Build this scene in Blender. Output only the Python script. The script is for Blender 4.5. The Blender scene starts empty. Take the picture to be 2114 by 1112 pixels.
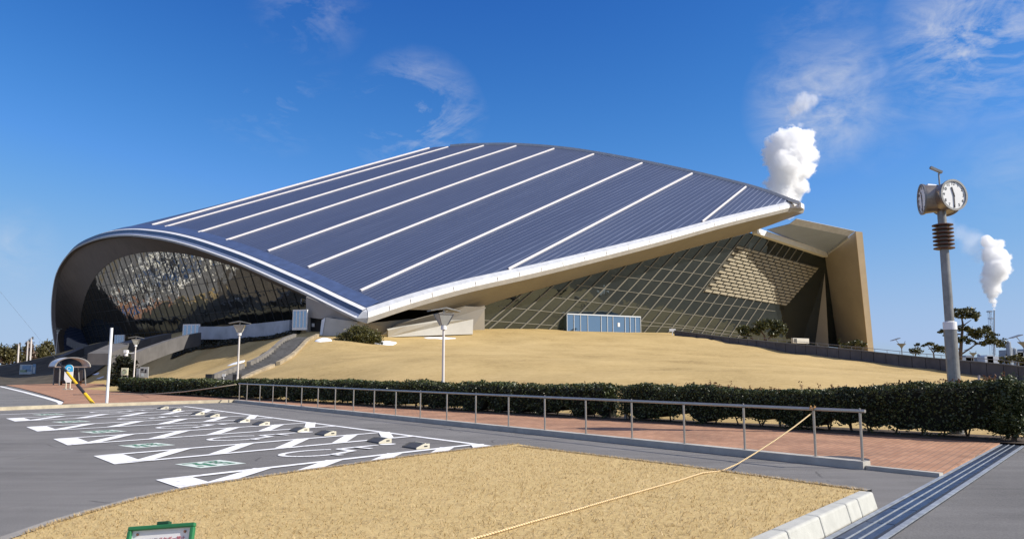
import bpy, bmesh, math, random
import numpy as np
from mathutils import Vector, Matrix, noise as mnoise
from mathutils.geometry import tessellate_polygon
R = math.radians
random.seed(7); rng = np.random.default_rng(7)
S = bpy.context.scene
COL = S.collection

# ------------------------------------------------------------------ camera
FPX, CX, CY, PITCH, CAMH = 1590.0, 1057.0, 556.0, R(7.45), 1.55
cd = bpy.data.cameras.new('camera'); cam = bpy.data.objects.new('camera', cd); COL.objects.link(cam)
cam.location = (0, 0, CAMH); cam.rotation_euler = (R(90) + PITCH, 0, 0)
cd.sensor_fit = 'HORIZONTAL'; cd.sensor_width = 36; cd.lens = 36 * FPX / 2114
cd.clip_start = 0.1; cd.clip_end = 9000
S.camera = cam
# ------------------------------------------------------------------ light
SUN = Vector((0.80, -0.17, 0.574)).normalized()
SUN_EL = math.asin(SUN.z); SUN_AZ = math.atan2(SUN.x, SUN.y)
sd = bpy.data.lights.new('sun', 'SUN'); sd.energy = 5.0; sd.angle = R(0.53); sd.color = (1.0, 0.93, 0.82)
so = bpy.data.objects.new('sun', sd); COL.objects.link(so)
so.rotation_euler = (-SUN).to_track_quat('-Z', 'Y').to_euler(); so.location = (60, 0, 60)
W = bpy.data.worlds.new('World'); S.world = W; W.use_nodes = True
S.view_settings.view_transform = 'Standard'; S.view_settings.look = 'None'
S.view_settings.exposure = 0.34; S.view_settings.gamma = 1.0; S.view_settings.use_curve_mapping = False
S.cycles.use_denoising = True
S.cycles.max_bounces = 36; S.cycles.diffuse_bounces = 3; S.cycles.glossy_bounces = 3
S.cycles.transparent_max_bounces = 10; S.cycles.volume_bounces = 32; S.cycles.caustics_reflective = False; S.cycles.caustics_refractive = False; S.cycles.sample_clamp_indirect = 8


def nd(nt, t, **kw):
    n = nt.nodes.new(t)
    for k, v in kw.items():
        if k == 'ins':
            for a, b in v.items():
                if hasattr(b, 'is_linked') or isinstance(b, bpy.types.NodeSocket): nt.links.new(b, n.inputs[a])
                else: n.inputs[a].default_value = b
        else: setattr(n, k, v)
    return n


def math_n(nt, op, a, b=None, clamp=False):
    n = nt.nodes.new('ShaderNodeMath'); n.operation = op; n.use_clamp = clamp
    for i, v in enumerate((a, b)):
        if v is None: continue
        if isinstance(v, bpy.types.NodeSocket): nt.links.new(v, n.inputs[i])
        else: n.inputs[i].default_value = v
    return n.outputs[0]


def ray(px, py):
    d = Vector((px - CX, FPX * math.cos(PITCH) - (CY - py) * math.sin(PITCH), FPX * math.sin(PITCH) + (CY - py) * math.cos(PITCH)))
    return d


EYE = Vector((0, 0, CAMH))


def G(px, py, z=0.0):
    d = ray(px, py); t = (z - CAMH) / d.z
    return EYE + d * t


def P(px, py, Y):
    d = ray(px, py)
    return EYE + d * (Y / d.y)


def PL(px, py, p0, n):
    d = ray(px, py); t = (Vector(p0) - EYE).dot(n) / d.dot(n)
    return EYE + d * t


def build_world():
    nt = W.node_tree; nt.nodes.clear()
    out = nd(nt, 'ShaderNodeOutputWorld')
    bg = nd(nt, 'ShaderNodeBackground'); bg.inputs[1].default_value = 0.12
    sky = nd(nt, 'ShaderNodeTexSky', sky_type='NISHITA')
    sky.sun_disc = False; sky.sun_elevation = SUN_EL; sky.sun_rotation = SUN_AZ
    sky.air_density = 1.0; sky.dust_density = 0.15; sky.ozone_density = 2.5; sky.altitude = 0
    tc = nd(nt, 'ShaderNodeTexCoord'); dirv = tc.outputs['Generated']
    hs = nd(nt, 'ShaderNodeHueSaturation', ins={'Saturation': 1.18, 'Value': 1.0, 'Color': sky.outputs[0]})
    # deepen the clear winter blue: less red overhead, paler towards the horizon
    sp = nd(nt, 'ShaderNodeSeparateColor'); nt.links.new(hs.outputs[0], sp.inputs[0])
    def curve(c, a, p, k):
        x = math_n(nt, 'MULTIPLY', math_n(nt, 'POWER', c, p), a); return math_n(nt, 'DIVIDE', x, math_n(nt, 'ADD', 1.0, math_n(nt, 'DIVIDE', x, k)))
    rr = curve(sp.outputs[0], .46, 2.05, 3.0); gg = curve(sp.outputs[1], .47, 2.1, 4.1); bb = math_n(nt, 'MINIMUM', math_n(nt, 'MULTIPLY', sp.outputs[2], 1.0), 5.2)
    tint = nd(nt, 'ShaderNodeCombineColor'); nt.links.new(rr, tint.inputs[0]); nt.links.new(gg, tint.inputs[1]); nt.links.new(bb, tint.inputs[2])
    # thin cirrus: noise drawn out along one direction of the sky, gathered in a few banks
    sep = nd(nt, 'ShaderNodeSeparateXYZ'); nt.links.new(dirv, sep.inputs[0])
    zz = math_n(nt, 'MAXIMUM', math_n(nt, 'ADD', sep.outputs[2], 0.12), 0.02)
    cx = math_n(nt, 'DIVIDE', sep.outputs[0], zz); cy = math_n(nt, 'DIVIDE', sep.outputs[1], zz)
    cmb = nd(nt, 'ShaderNodeCombineXYZ'); nt.links.new(cx, cmb.inputs[0]); nt.links.new(cy, cmb.inputs[1])
    mp = nd(nt, 'ShaderNodeMapping'); nt.links.new(dirv, mp.inputs[0])
    mp.inputs['Rotation'].default_value = (0, R(-24), 0); mp.inputs['Scale'].default_value = (4.2, 5.0, 9.5)
    n1 = nd(nt, 'ShaderNodeTexNoise', ins={'Vector': mp.outputs[0], 'Scale': 1.5, 'Detail': 11.0, 'Roughness': 0.66, 'Distortion': 1.1})
    n2 = nd(nt, 'ShaderNodeTexNoise', ins={'Vector': mp.outputs[0], 'Scale': 6.0, 'Detail': 9.0, 'Roughness': 0.66, 'Distortion': 0.8})
    tex = math_n(nt, 'ADD', math_n(nt, 'MULTIPLY', n1.outputs[0], 0.7), math_n(nt, 'MULTIPLY', n2.outputs[0], 0.3))
    total = None
    banks = [((2000, 80), 0.065, 1.0, 0.42), ((2090, 40), 0.085, .75, 0.42), ((860, 240), 0.06, .75, 0.47), ((940, 240), 0.03, .5, 0.48),
             ((1760, 190), 0.07, .38, 0.47), ((1700, 90), 0.055, .3, 0.49), ((640, 10), 0.05, .3, 0.46), ((560, 185), 0.06, .3, 0.52), ((850, 320), 0.03, .35, 0.48),
             ((20, 500), 0.035, .25, 0.42), ((2090, 335), 0.05, .2, 0.43), ((1960, 150), 0.05, .5, 0.43), ((1690, 215), 0.06, .7, 0.40), ((1740, 160), 0.05, .5, 0.42)]
    for (px, py), rad, amp, th in banks:
        d = ray(px, py).normalized()
        sub = nd(nt, 'ShaderNodeVectorMath', operation='SUBTRACT'); nt.links.new(dirv, sub.inputs[0]); sub.inputs[1].default_value = d
        ln = nd(nt, 'ShaderNodeVectorMath', operation='LENGTH'); nt.links.new(sub.outputs[0], ln.inputs[0])
        fall = math_n(nt, 'SUBTRACT', 1.0, math_n(nt, 'DIVIDE', ln.outputs['Value'], rad * 1.5), clamp=True)
        v = math_n(nt, 'MULTIPLY', math_n(nt, 'SUBTRACT', tex, th), 5.0 * amp, clamp=True)
        v = math_n(nt, 'MULTIPLY', v, fall)
        total = v if total is None else math_n(nt, 'MAXIMUM', total, v)
    # unseen white veil added overhead and behind the viewer to whiten the fill light
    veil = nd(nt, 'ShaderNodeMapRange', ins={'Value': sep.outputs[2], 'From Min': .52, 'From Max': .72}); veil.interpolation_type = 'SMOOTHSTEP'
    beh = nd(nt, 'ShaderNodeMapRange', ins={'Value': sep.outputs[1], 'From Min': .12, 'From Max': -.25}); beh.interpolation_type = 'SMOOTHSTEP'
    fill_veil = math_n(nt, 'MULTIPLY', math_n(nt, 'MAXIMUM', veil.outputs[0], beh.outputs[0]), math_n(nt, 'ADD', .06, math_n(nt, 'MULTIPLY', tex, .5)))
    total = math_n(nt, 'MAXIMUM', math_n(nt, 'MULTIPLY', total, 0.85, clamp=True), fill_veil)
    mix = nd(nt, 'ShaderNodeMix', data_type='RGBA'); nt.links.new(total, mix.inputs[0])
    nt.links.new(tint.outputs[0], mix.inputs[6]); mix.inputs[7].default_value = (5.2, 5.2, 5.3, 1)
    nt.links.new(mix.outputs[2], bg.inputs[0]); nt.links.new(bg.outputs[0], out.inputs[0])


build_world()

# ------------------------------------------------------------------ helpers: materials
MATS = {}


def mat(name, col, rough=0.8, var=0.12, scale=3.0, bump=0.0, bscale=60.0, metal=0.0, spec=0.4, col2=None, detail=6.0, stretch=None, thr=(0.3, 0.7), trans=0.0, emis=None):
    if name in MATS: return MATS[name]
    m = bpy.data.materials.new(name); m.use_nodes = True; nt = m.node_tree
    b = nt.nodes['Principled BSDF']; b.inputs['Roughness'].default_value = rough; b.inputs['Metallic'].default_value = metal
    b.inputs['Specular IOR Level'].default_value = spec
    tc = nd(nt, 'ShaderNodeTexCoord'); v = tc.outputs['Object']
    if stretch:
        mp = nd(nt, 'ShaderNodeMapping'); nt.links.new(v, mp.inputs[0]); mp.inputs['Scale'].default_value = stretch; v = mp.outputs[0]
    n = nd(nt, 'ShaderNodeTexNoise', ins={'Vector': v, 'Scale': scale, 'Detail': detail, 'Roughness': 0.6})
    r = nd(nt, 'ShaderNodeMapRange', ins={'Value': n.outputs[0], 'From Min': thr[0], 'From Max': thr[1]}); r.clamp = True
    mx = nd(nt, 'ShaderNodeMix', data_type='RGBA'); nt.links.new(r.outputs[0], mx.inputs[0])
    c1 = tuple(max(0, c * (1 - var)) for c in col); c2 = col2 or tuple(min(1, c * (1 + var)) for c in col)
    mx.inputs[6].default_value = (*c1, 1); mx.inputs[7].default_value = (*c2, 1)
    nt.links.new(mx.outputs[2], b.inputs['Base Color'])
    if bump:
        nb = nd(nt, 'ShaderNodeTexNoise', ins={'Vector': v, 'Scale': bscale, 'Detail': 4.0})
        bp = nd(nt, 'ShaderNodeBump', ins={'Strength': bump, 'Height': nb.outputs[0], 'Distance': 0.02}); nt.links.new(bp.outputs[0], b.inputs['Normal'])
    if trans:
        b.inputs['Subsurface Weight'].default_value = 0
    MATS[name] = m
    return m


def leafmat(name, c1, c2, scale=1.3, rough=0.45, transl=0.25):
    """leaves: light and dark leaves mixed by noise, a little light passes through"""
    if name in MATS: return MATS[name]
    m = mat(name, c1, rough=rough, var=0.0, scale=scale, col2=c2, detail=8.0, spec=0.45)
    nt = m.node_tree; b = nt.nodes['Principled BSDF']; out = nt.nodes['Material Output']
    src = b.inputs['Base Color'].links[0].from_socket
    tr = nd(nt, 'ShaderNodeBsdfTranslucent'); nt.links.new(src, tr.inputs[0])
    ms = nd(nt, 'ShaderNodeMixShader'); ms.inputs[0].default_value = transl
    nt.links.new(b.outputs[0], ms.inputs[1]); nt.links.new(tr.outputs[0], ms.inputs[2]); nt.links.new(ms.outputs[0], out.inputs[0])
    return m


# ------------------------------------------------------------------ helpers: objects
def tag(o, label=None, cat=None, group=None, kind=None):
    if label: o['label'] = label
    if cat: o['category'] = cat
    if group: o['group'] = group
    if kind: o['kind'] = kind
    return o


def thing(name, loc, label, cat, group=None):
    o = bpy.data.objects.new(name, None); COL.objects.link(o); o.location = loc; o.empty_display_size = 0.3
    return tag(o, label, cat, group)


def wloc(o):
    p = Vector((0, 0, 0))
    while o is not None: p += Vector(o.location); o = o.parent
    return p


class MB:
    def __init__(s): s.v = []; s.f = []; s.uv = None
    def face(s, pts):
        i = len(s.v); s.v += [Vector(p) for p in pts]; s.f.append(tuple(range(i, i + len(pts)))); return s
    def hexa(s, p):       # p: 8 pts, bottom 4 then top 4
        i = len(s.v); s.v += [Vector(q) for q in p]
        for f in ((3, 2, 1, 0), (4, 5, 6, 7), (0, 1, 5, 4), (1, 2, 6, 5), (2, 3, 7, 6), (3, 0, 4, 7)): s.f.append(tuple(i + k for k in f))
        return s
    def box(s, c, size, ax=None):
        c = Vector(c); hx, hy, hz = (q / 2 for q in size)
        X, Y, Z = ax or (Vector((1, 0, 0)), Vector((0, 1, 0)), Vector((0, 0, 1)))
        q = [c + X * (a * hx) + Y * (b * hy) + Z * (d * hz) for d in (-1, 1) for a, b in ((-1, -1), (1, -1), (1, 1), (-1, 1))]
        return s.hexa(q)
    def beam(s, a, b, w, h, up=(0, 0, 1)):
        a = Vector(a); b = Vector(b); X = (b - a); L = X.length
        if L < 1e-6: return s
        X /= L; Z = Vector(up) - X * X.dot(Vector(up))
        if Z.length < 1e-4: Z = Vector((0, 1, 0)) - X * X.y
        Z.normalize(); Y = Z.cross(X)
        return s.box((a + b) / 2, (L, w, h), (X, Y, Z))
    def tube(s, pts, rad, n=10, caps=True):
        pts = [Vector(p) for p in pts]; rad = rad if isinstance(rad, (list, tuple)) else [rad] * len(pts)
        rings = []; prevU = None
        for i, p in enumerate(pts):
            t = (pts[min(i + 1, len(pts) - 1)] - pts[max(i - 1, 0)]).normalized()
            if prevU is None: U = t.orthogonal().normalized()
            else:
                U = prevU - t * prevU.dot(t); U.normalize()
            prevU = U; V = t.cross(U); k = len(s.v)
            for j in range(n):
                a = 2 * math.pi * j / n; s.v.append(p + (U * math.cos(a) + V * math.sin(a)) * rad[i])
            rings.append(k)
        for a, b in zip(rings, rings[1:]):
            for j in range(n): s.f.append((a + j, a + (j + 1) % n, b + (j + 1) % n, b + j))
        if caps:
            s.f.append(tuple(rings[0] + j for j in reversed(range(n)))); s.f.append(tuple(rings[-1] + j for j in range(n)))
        return s
    def poly(s, pts, dz=0.0, thick=0.0):
        pts = [Vector(p) + Vector((0, 0, dz)) for p in pts]
        tris = tessellate_polygon([pts]); i = len(s.v); s.v += pts
        for t in tris:
            a, b, c = (pts[k] for k in t)
            if (b - a).cross(c - a).z < 0: t = (t[0], t[2], t[1])
            s.f.append(tuple(i + k for k in t))
        if thick:
            j = len(s.v); s.v += [p - Vector((0, 0, thick)) for p in pts]; n = len(pts)
            for k in range(n): s.f.append((i + k, j + k, j + (k + 1) % n, i + (k + 1) % n))
        return s
    def grid(s, rows):
        i = len(s.v); nr, nc = len(rows), len(rows[0])
        for r in rows: s.v += [Vector(p) for p in r]
        for a in range(nr - 1):
            for b in range(nc - 1): s.f.append((i + a * nc + b, i + a * nc + b + 1, i + (a + 1) * nc + b + 1, i + (a + 1) * nc + b))
        return s
    def build(s, name, m, parent=None, world=True, smooth=False, bevel=0.0, solid=0.0):
        off = wloc(parent) if (parent is not None and world) else Vector((0, 0, 0))
        me = bpy.data.meshes.new(name); me.from_pydata([tuple(Vector(p) - off) for p in s.v], [], s.f); me.update()
        if m is not None: me.materials.append(m)
        if smooth: me.polygons.foreach_set('use_smooth', [True] * len(me.polygons))
        o = bpy.data.objects.new(name, me); COL.objects.link(o)
        if parent is not None: o.parent = parent
        if bevel:
            b = o.modifiers.new('bevel', 'BEVEL'); b.width = bevel; b.segments = 2; b.limit_method = 'ANGLE'
        if solid:
            b = o.modifiers.new('solid', 'SOLIDIFY'); b.thickness = solid; b.offset = 0
        return o


def npmesh(name, v, f, m, parent=None, smooth=False):
    """quads / tris from arrays, v in world space"""
    off = np.array(wloc(parent)) if parent is not None else np.zeros(3)
    me = bpy.data.meshes.new(name); v = np.asarray(v, dtype=np.float32) - off.astype(np.float32); f = np.asarray(f, dtype=np.int32)
    k = f.shape[1]
    me.vertices.add(len(v)); me.vertices.foreach_set('co', v.ravel())
    me.loops.add(f.size); me.loops.foreach_set('vertex_index', f.ravel())
    me.polygons.add(len(f)); me.polygons.foreach_set('loop_start', np.arange(0, f.size, k, dtype=np.int32)); me.polygons.foreach_set('loop_total', np.full(len(f), k, dtype=np.int32))
    if smooth: me.polygons.foreach_set('use_smooth', np.ones(len(f), dtype=bool))
    me.update(); me.validate()
    if m is not None: me.materials.append(m)
    o = bpy.data.objects.new(name, me); COL.objects.link(o)
    if parent is not None: o.parent = parent
    return o


def leaves(c, size, flat=0.0, aspect=0.6, up=None):
    """leaf quads (bent kite) at centres c (n,3)"""
    n = len(c); sz = size * rng.uniform(0.65, 1.35, (n, 1))
    a = rng.normal(size=(n, 3)); a[:, 2] *= (1 - flat); a /= np.linalg.norm(a, axis=1, keepdims=True)
    b = rng.normal(size=(n, 3)); b[:, 2] *= (1 - flat); b -= a * (a * b).sum(1, keepdims=True); b /= np.linalg.norm(b, axis=1, keepdims=True) + 1e-9
    v = np.stack([c - a * sz * .5, c + b * sz * aspect * .5, c + a * sz * .5, c - b * sz * aspect * .5], 1).reshape(-1, 3)
    f = np.arange(4 * n).reshape(-1, 4)
    return v, f


def in_ball(n, c, r, shell=0.45):
    d = rng.normal(size=(n, 3)); d /= np.linalg.norm(d, axis=1, keepdims=True)
    q = rng.uniform(shell, 1, (n, 1)) ** 0.7
    return np.array(c) + d * q * np.array(r)


def copy_tree(o, parent=None):
    c = o.copy(); COL.objects.link(c); c.parent = parent
    for ch in [x for x in bpy.data.objects if x.parent == o]: copy_tree(ch, c)
    return c


def text_mesh(txt, size, name, m, parent, mtx, extrude=0.002):
    cu = bpy.data.curves.new('t', 'FONT'); cu.body = txt; cu.size = size; cu.align_x = 'CENTER'; cu.align_y = 'CENTER'; cu.extrude = extrude
    o = bpy.data.objects.new('t', cu); COL.objects.link(o)
    dg = bpy.context.evaluated_depsgraph_get(); dg.update()
    me = bpy.data.meshes.new_from_object(o.evaluated_get(dg)); bpy.data.objects.remove(o); bpy.data.curves.remove(cu)
    off = Matrix.Translation(-wloc(parent)) if parent is not None else Matrix()
    me.transform(off @ mtx); me.materials.clear(); me.materials.append(m)
    t = bpy.data.objects.new(name, me); COL.objects.link(t); t.parent = parent
    return t


def interp_path(pts, n):
    """resample a pixel polyline smoothly (Catmull-Rom) to n points"""
    p = np.array(pts, dtype=float); q = np.vstack([2 * p[0] - p[1], p, 2 * p[-1] - p[-2]]); out = []
    for i in range(1, len(q) - 2):
        for t in np.linspace(0, 1, 12, endpoint=False):
            a, b, c, d = q[i - 1], q[i], q[i + 1], q[i + 2]
            out.append(.5 * ((2 * b) + (-a + c) * t + (2 * a - 5 * b + 4 * c - d) * t * t + (-a + 3 * b - 3 * c + d) * t ** 3))
    out.append(p[-1]); out = np.array(out)
    L = np.r_[0, np.cumsum(np.linalg.norm(np.diff(out, axis=0), axis=1))]
    s = np.linspace(0, L[-1], n)
    return [(float(np.interp(k, L, out[:, 0])), float(np.interp(k, L, out[:, 1]))) for k in s]


def resample3(pts, n):
    p = np.array([tuple(q) for q in pts]); L = np.r_[0, np.cumsum(np.linalg.norm(np.diff(p, axis=0), axis=1))]; s = np.linspace(0, L[-1], n)
    return [Vector([float(np.interp(k, L, p[:, j])) for j in range(3)]) for k in s]


# ------------------------------------------------------------------ materials
def asphalt(name, c, patch=0.16):
    m = mat(name, c, rough=0.92, var=patch, scale=0.35, bump=0.5, bscale=160, spec=0.25, detail=10)
    nt = m.node_tree; b = nt.nodes['Principled BSDF']; src = b.inputs['Base Color'].links[0].from_socket
    tc = nd(nt, 'ShaderNodeTexCoord')
    n = nd(nt, 'ShaderNodeTexNoise', ins={'Vector': tc.outputs['Object'], 'Scale': 70.0, 'Detail': 3.0})
    r = nd(nt, 'ShaderNodeMapRange', ins={'Value': n.outputs[0], 'From Min': .3, 'From Max': .7, 'To Min': .78, 'To Max': 1.22})
    mp = nd(nt, 'ShaderNodeMapping'); nt.links.new(tc.outputs['Object'], mp.inputs[0]); mp.inputs['Rotation'].default_value = (0, 0, R(38)); mp.inputs['Scale'].default_value = (.25, 2.2, 1)
    n2 = nd(nt, 'ShaderNodeTexNoise', ins={'Vector': mp.outputs[0], 'Scale': 1.4, 'Detail': 5.0})
    r2 = nd(nt, 'ShaderNodeMapRange', ins={'Value': n2.outputs[0], 'From Min': .3, 'From Max': .7, 'To Min': .9, 'To Max': 1.1})
    # fine wandering cracks
    nz = nd(nt, 'ShaderNodeTexNoise', ins={'Vector': tc.outputs['Object'], 'Scale': 0.9, 'Detail': 4.0})
    ad = nd(nt, 'ShaderNodeMix', data_type='RGBA'); ad.inputs[0].default_value = .25
    nt.links.new(tc.outputs['Object'], ad.inputs[6]); nt.links.new(nz.outputs['Color'], ad.inputs[7])
    vo = nd(nt, 'ShaderNodeTexVoronoi', feature='DISTANCE_TO_EDGE', ins={'Vector': ad.outputs[2], 'Scale': 0.22})
    cr = nd(nt, 'ShaderNodeMapRange', ins={'Value': vo.outputs[0], 'From Min': .0015, 'From Max': .004, 'To Min': .62, 'To Max': 1.0})
    msk = nd(nt, 'ShaderNodeMapRange', ins={'Value': nz.outputs[0], 'From Min': .5, 'From Max': .56})
    crm = nd(nt, 'ShaderNodeMix', data_type='FLOAT'); nt.links.new(msk.outputs[0], crm.inputs[0]); crm.inputs[2].default_value = 1.0; nt.links.new(cr.outputs[0], crm.inputs[3])
    n3 = nd(nt, 'ShaderNodeTexNoise', ins={'Vector': tc.outputs['Object'], 'Scale': .55, 'Detail': 6.0, 'Roughness': .6, 'Distortion': .6})
    st_ = nd(nt, 'ShaderNodeMapRange', ins={'Value': n3.outputs[0], 'From Min': .56, 'From Max': .68, 'To Min': 1.0, 'To Max': .82})
    f = math_n(nt, 'MULTIPLY', math_n(nt, 'MULTIPLY', math_n(nt, 'MULTIPLY', r.outputs[0], r2.outputs[0]), crm.outputs[0]), st_.outputs[0])
    vm = nd(nt, 'ShaderNodeVectorMath', operation='SCALE'); nt.links.new(src, vm.inputs[0]); nt.links.new(f, vm.inputs['Scale'])
    nt.links.new(vm.outputs[0], b.inputs['Base Color'])
    return m


def straw(name, dark, mid, light, fine=34.0, stretch=(1, 1.7, 1), wt=(.62, .22, .16), big=.55):
    m = bpy.data.materials.new(name); m.use_nodes = True; nt = m.node_tree; b = nt.nodes['Principled BSDF']; b.inputs['Roughness'].default_value = 0.95; b.inputs['Specular IOR Level'].default_value = .15
    tc = nd(nt, 'ShaderNodeTexCoord'); mp = nd(nt, 'ShaderNodeMapping'); nt.links.new(tc.outputs['Object'], mp.inputs[0]); mp.inputs['Scale'].default_value = stretch; mp.inputs['Rotation'].default_value = (0, 0, R(25))
    n1 = nd(nt, 'ShaderNodeTexNoise', ins={'Vector': mp.outputs[0], 'Scale': fine, 'Detail': 5.0, 'Roughness': .65, 'Distortion': 1.2})
    n2 = nd(nt, 'ShaderNodeTexNoise', ins={'Vector': tc.outputs['Object'], 'Scale': big, 'Detail': 9.0, 'Roughness': .68})
    n3 = nd(nt, 'ShaderNodeTexNoise', ins={'Vector': tc.outputs['Object'], 'Scale': 6.0, 'Detail': 4.0})
    s = math_n(nt, 'ADD', math_n(nt, 'MULTIPLY', n1.outputs[0], wt[0]), math_n(nt, 'ADD', math_n(nt, 'MULTIPLY', n2.outputs[0], wt[1]), math_n(nt, 'MULTIPLY', n3.outputs[0], wt[2])))
    cr = nd(nt, 'ShaderNodeValToRGB'); nt.links.new(s, cr.inputs[0])
    e = cr.color_ramp.elements; e[0].position = .36; e[0].color = (*dark, 1); e[1].position = .62; e[1].color = (*light, 1); k = e.new(.46); k.color = (*mid, 1)
    nt.links.new(cr.outputs[0], b.inputs['Base Color'])
    bp = nd(nt, 'ShaderNodeBump', ins={'Strength': .55, 'Height': n1.outputs[0], 'Distance': .03}); nt.links.new(bp.outputs[0], b.inputs['Normal'])
    return m


def bricks(name):
    m = bpy.data.materials.new(name); m.use_nodes = True; nt = m.node_tree; b = nt.nodes['Principled BSDF']; b.inputs['Roughness'].default_value = .88
    tc = nd(nt, 'ShaderNodeTexCoord'); mp = nd(nt, 'ShaderNodeMapping'); nt.links.new(tc.outputs['Object'], mp.inputs[0]); mp.inputs['Rotation'].default_value = (0, 0, R(-53))
    br = nd(nt, 'ShaderNodeTexBrick', ins={'Vector': mp.outputs[0], 'Color1': (.33, .165, .09, 1), 'Color2': (.42, .225, .13, 1), 'Mortar': (.2, .13, .09, 1), 'Scale': 1.0, 'Mortar Size': .008, 'Brick Width': .23, 'Row Height': .115, 'Bias': -.1})
    n = nd(nt, 'ShaderNodeTexNoise', ins={'Vector': tc.outputs['Object'], 'Scale': .8, 'Detail': 8.0})
    r = nd(nt, 'ShaderNodeMapRange', ins={'Value': n.outputs[0], 'From Min': .3, 'From Max': .7, 'To Min': .78, 'To Max': 1.25})
    vm = nd(nt, 'ShaderNodeVectorMath', operation='SCALE'); nt.links.new(br.outputs[0], vm.inputs[0]); nt.links.new(r.outputs[0], vm.inputs['Scale']); nt.links.new(vm.outputs[0], b.inputs['Base Color'])
    return m


def mirror_glass(name, tint, rough=.03, wav=.08, wscale=.25, cell=None, dark=(.012, .014, .015)):
    """coated architectural glass: part mirror, part dark room behind; every sheet slightly out of flat"""
    m = bpy.data.materials.new(name); m.use_nodes = True; nt = m.node_tree; b = nt.nodes['Principled BSDF']
    b.inputs['Base Color'].default_value = (*dark, 1); b.inputs['Roughness'].default_value = .5; b.inputs['Specular IOR Level'].default_value = 0
    tc = nd(nt, 'ShaderNodeTexCoord')
    n = nd(nt, 'ShaderNodeTexNoise', ins={'Vector': tc.outputs['Object'], 'Scale': wscale, 'Detail': 2.5})
    bp = nd(nt, 'ShaderNodeBump', ins={'Strength': 1.0, 'Height': n.outputs[0], 'Distance': wav})
    gl = nd(nt, 'ShaderNodeBsdfAnisotropic' if False else 'ShaderNodeBsdfGlossy', ins={'Color': (*tint, 1), 'Roughness': rough})
    nt.links.new(bp.outputs[0], gl.inputs['Normal']); nt.links.new(bp.outputs[0], b.inputs['Normal'])
    ad = nd(nt, 'ShaderNodeAddShader'); nt.links.new(b.outputs[0], ad.inputs[0]); nt.links.new(gl.outputs[0], ad.inputs[1])
    nt.links.new(ad.outputs[0], nt.nodes['Material Output'].inputs[0])
    return m


M_ASPH = asphalt('asphalt', (.185, .178, .172)); M_ASPH2 = asphalt('asphalt_lane', (.165, .160, .155)); M_ROAD = asphalt('asphalt_road', (.19, .186, .18))
M_LAWN = straw('winter_lawn', (.31, .215, .085), (.57, .42, .19), (.66, .50, .245), fine=30)
M_MOUND = straw('mound_lawn', (.22, .155, .065), (.43, .31, .135), (.56, .415, .195), fine=4.5, stretch=(.5, 2.2, 1), wt=(.44, .46, .10), big=.16)
M_SOIL = mat('soil', (.07, .05, .035), rough=1, var=.4, scale=6, bump=1, bscale=30)
M_EARTH = mat('earth', (.16, .13, .075), rough=1, var=.35, scale=.05)
M_BRICK = bricks('brick_paving')
M_CONC = mat('concrete', (.42, .40, .36), rough=.9, var=.16, scale=2.2, bump=.35, bscale=80)
M_CONCD = mat('concrete_grey', (.27, .255, .235), rough=.92, var=.2, scale=1.2, bump=.35, bscale=60)
M_KERB = mat('kerb_block', (.48, .48, .44), rough=.9, var=.1, scale=6, bump=.4, bscale=120)
M_KERBY = mat('kerb_old', (.46, .40, .29), rough=.9, var=.2, scale=3, bump=.4, bscale=70)
M_WHITE = mat('white_paint', (.80, .80, .79), rough=.6, var=.04, scale=2)
M_LINE = mat('road_paint', (.84, .84, .84), rough=.75, var=.0, scale=5, col2=(.40, .39, .38), thr=(.56, .74), detail=14)
M_STEEL = mat('stainless', (.46, .42, .37), rough=.36, var=.1, scale=5, metal=.75)
M_GALV = mat('galvanised', (.26, .255, .245), rough=.45, var=.2, scale=4, metal=.55, bump=.1, bscale=30)
M_ROOFW = mat('roof_trim', (.80, .80, .80), rough=.42, var=.06, scale=1.2, spec=.5)
M_FLASH = mat('roof_flashing', (.47, .49, .53), rough=.45, var=.14, scale=1.5, spec=.5)
M_GUTTER = mat('gutter', (.40, .385, .36), rough=.5, var=.12, scale=1)
M_NAVY = mat('navy_metal', (.06, .095, .20), rough=.4, var=.2, scale=1)
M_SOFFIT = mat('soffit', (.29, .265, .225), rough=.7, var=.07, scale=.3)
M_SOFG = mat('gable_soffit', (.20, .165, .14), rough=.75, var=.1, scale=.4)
M_WALLT = mat('tan_wall', (.39, .34, .265), rough=.65, var=.1, scale=.25)
M_WALLG = mat('gable_wall', (.33, .30, .27), rough=.8, var=.1, scale=.6)
M_PALE = mat('pale_concrete', (.46, .44, .39), rough=.85, var=.08, scale=.8)
M_MULL = mat('mullion_light', (.185, .175, .145), rough=.5, var=.1, scale=2)
M_MULLD = mat('mullion_dark', (.045, .045, .045), rough=.5, var=.2, scale=2)
M_DARK = mat('dark_interior', (.02, .019, .018), rough=.8, var=.3, scale=1)
M_BLACK = mat('black_plastic', (.025, .025, .027), rough=.55, var=.3, scale=20)
M_BROWN = mat('brown_paint', (.11, .055, .035), rough=.5, var=.2, scale=8)
M_GREEN = mat('green_paint', (.025, .17, .065), rough=.45, var=.15, scale=10)
M_SNOW = mat('snow', (.86, .89, .93), rough=.8, var=.05, scale=6, bump=.5, bscale=20)
M_GSIDE = mirror_glass('side_glass', (.100, .120, .128), wav=.10, wscale=.22)
M_GGAB = mirror_glass('gable_glass', (.46, .45, .40), wav=.12, wscale=.33)
M_GDOOR = mirror_glass('door_glass', (.24, .31, .38), wav=.05, wscale=.5, dark=(.025, .045, .075))
M_BARK = mat('bark', (.10, .07, .05), rough=.95, var=.35, scale=9, bump=1, bscale=25)
M_CREAM = mat('cream_plastic', (.60, .56, .44), rough=.6, var=.08, scale=15)
M_YEL = mat('yellow_plastic', (.85, .50, .02), rough=.45, var=.06, scale=6)
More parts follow.
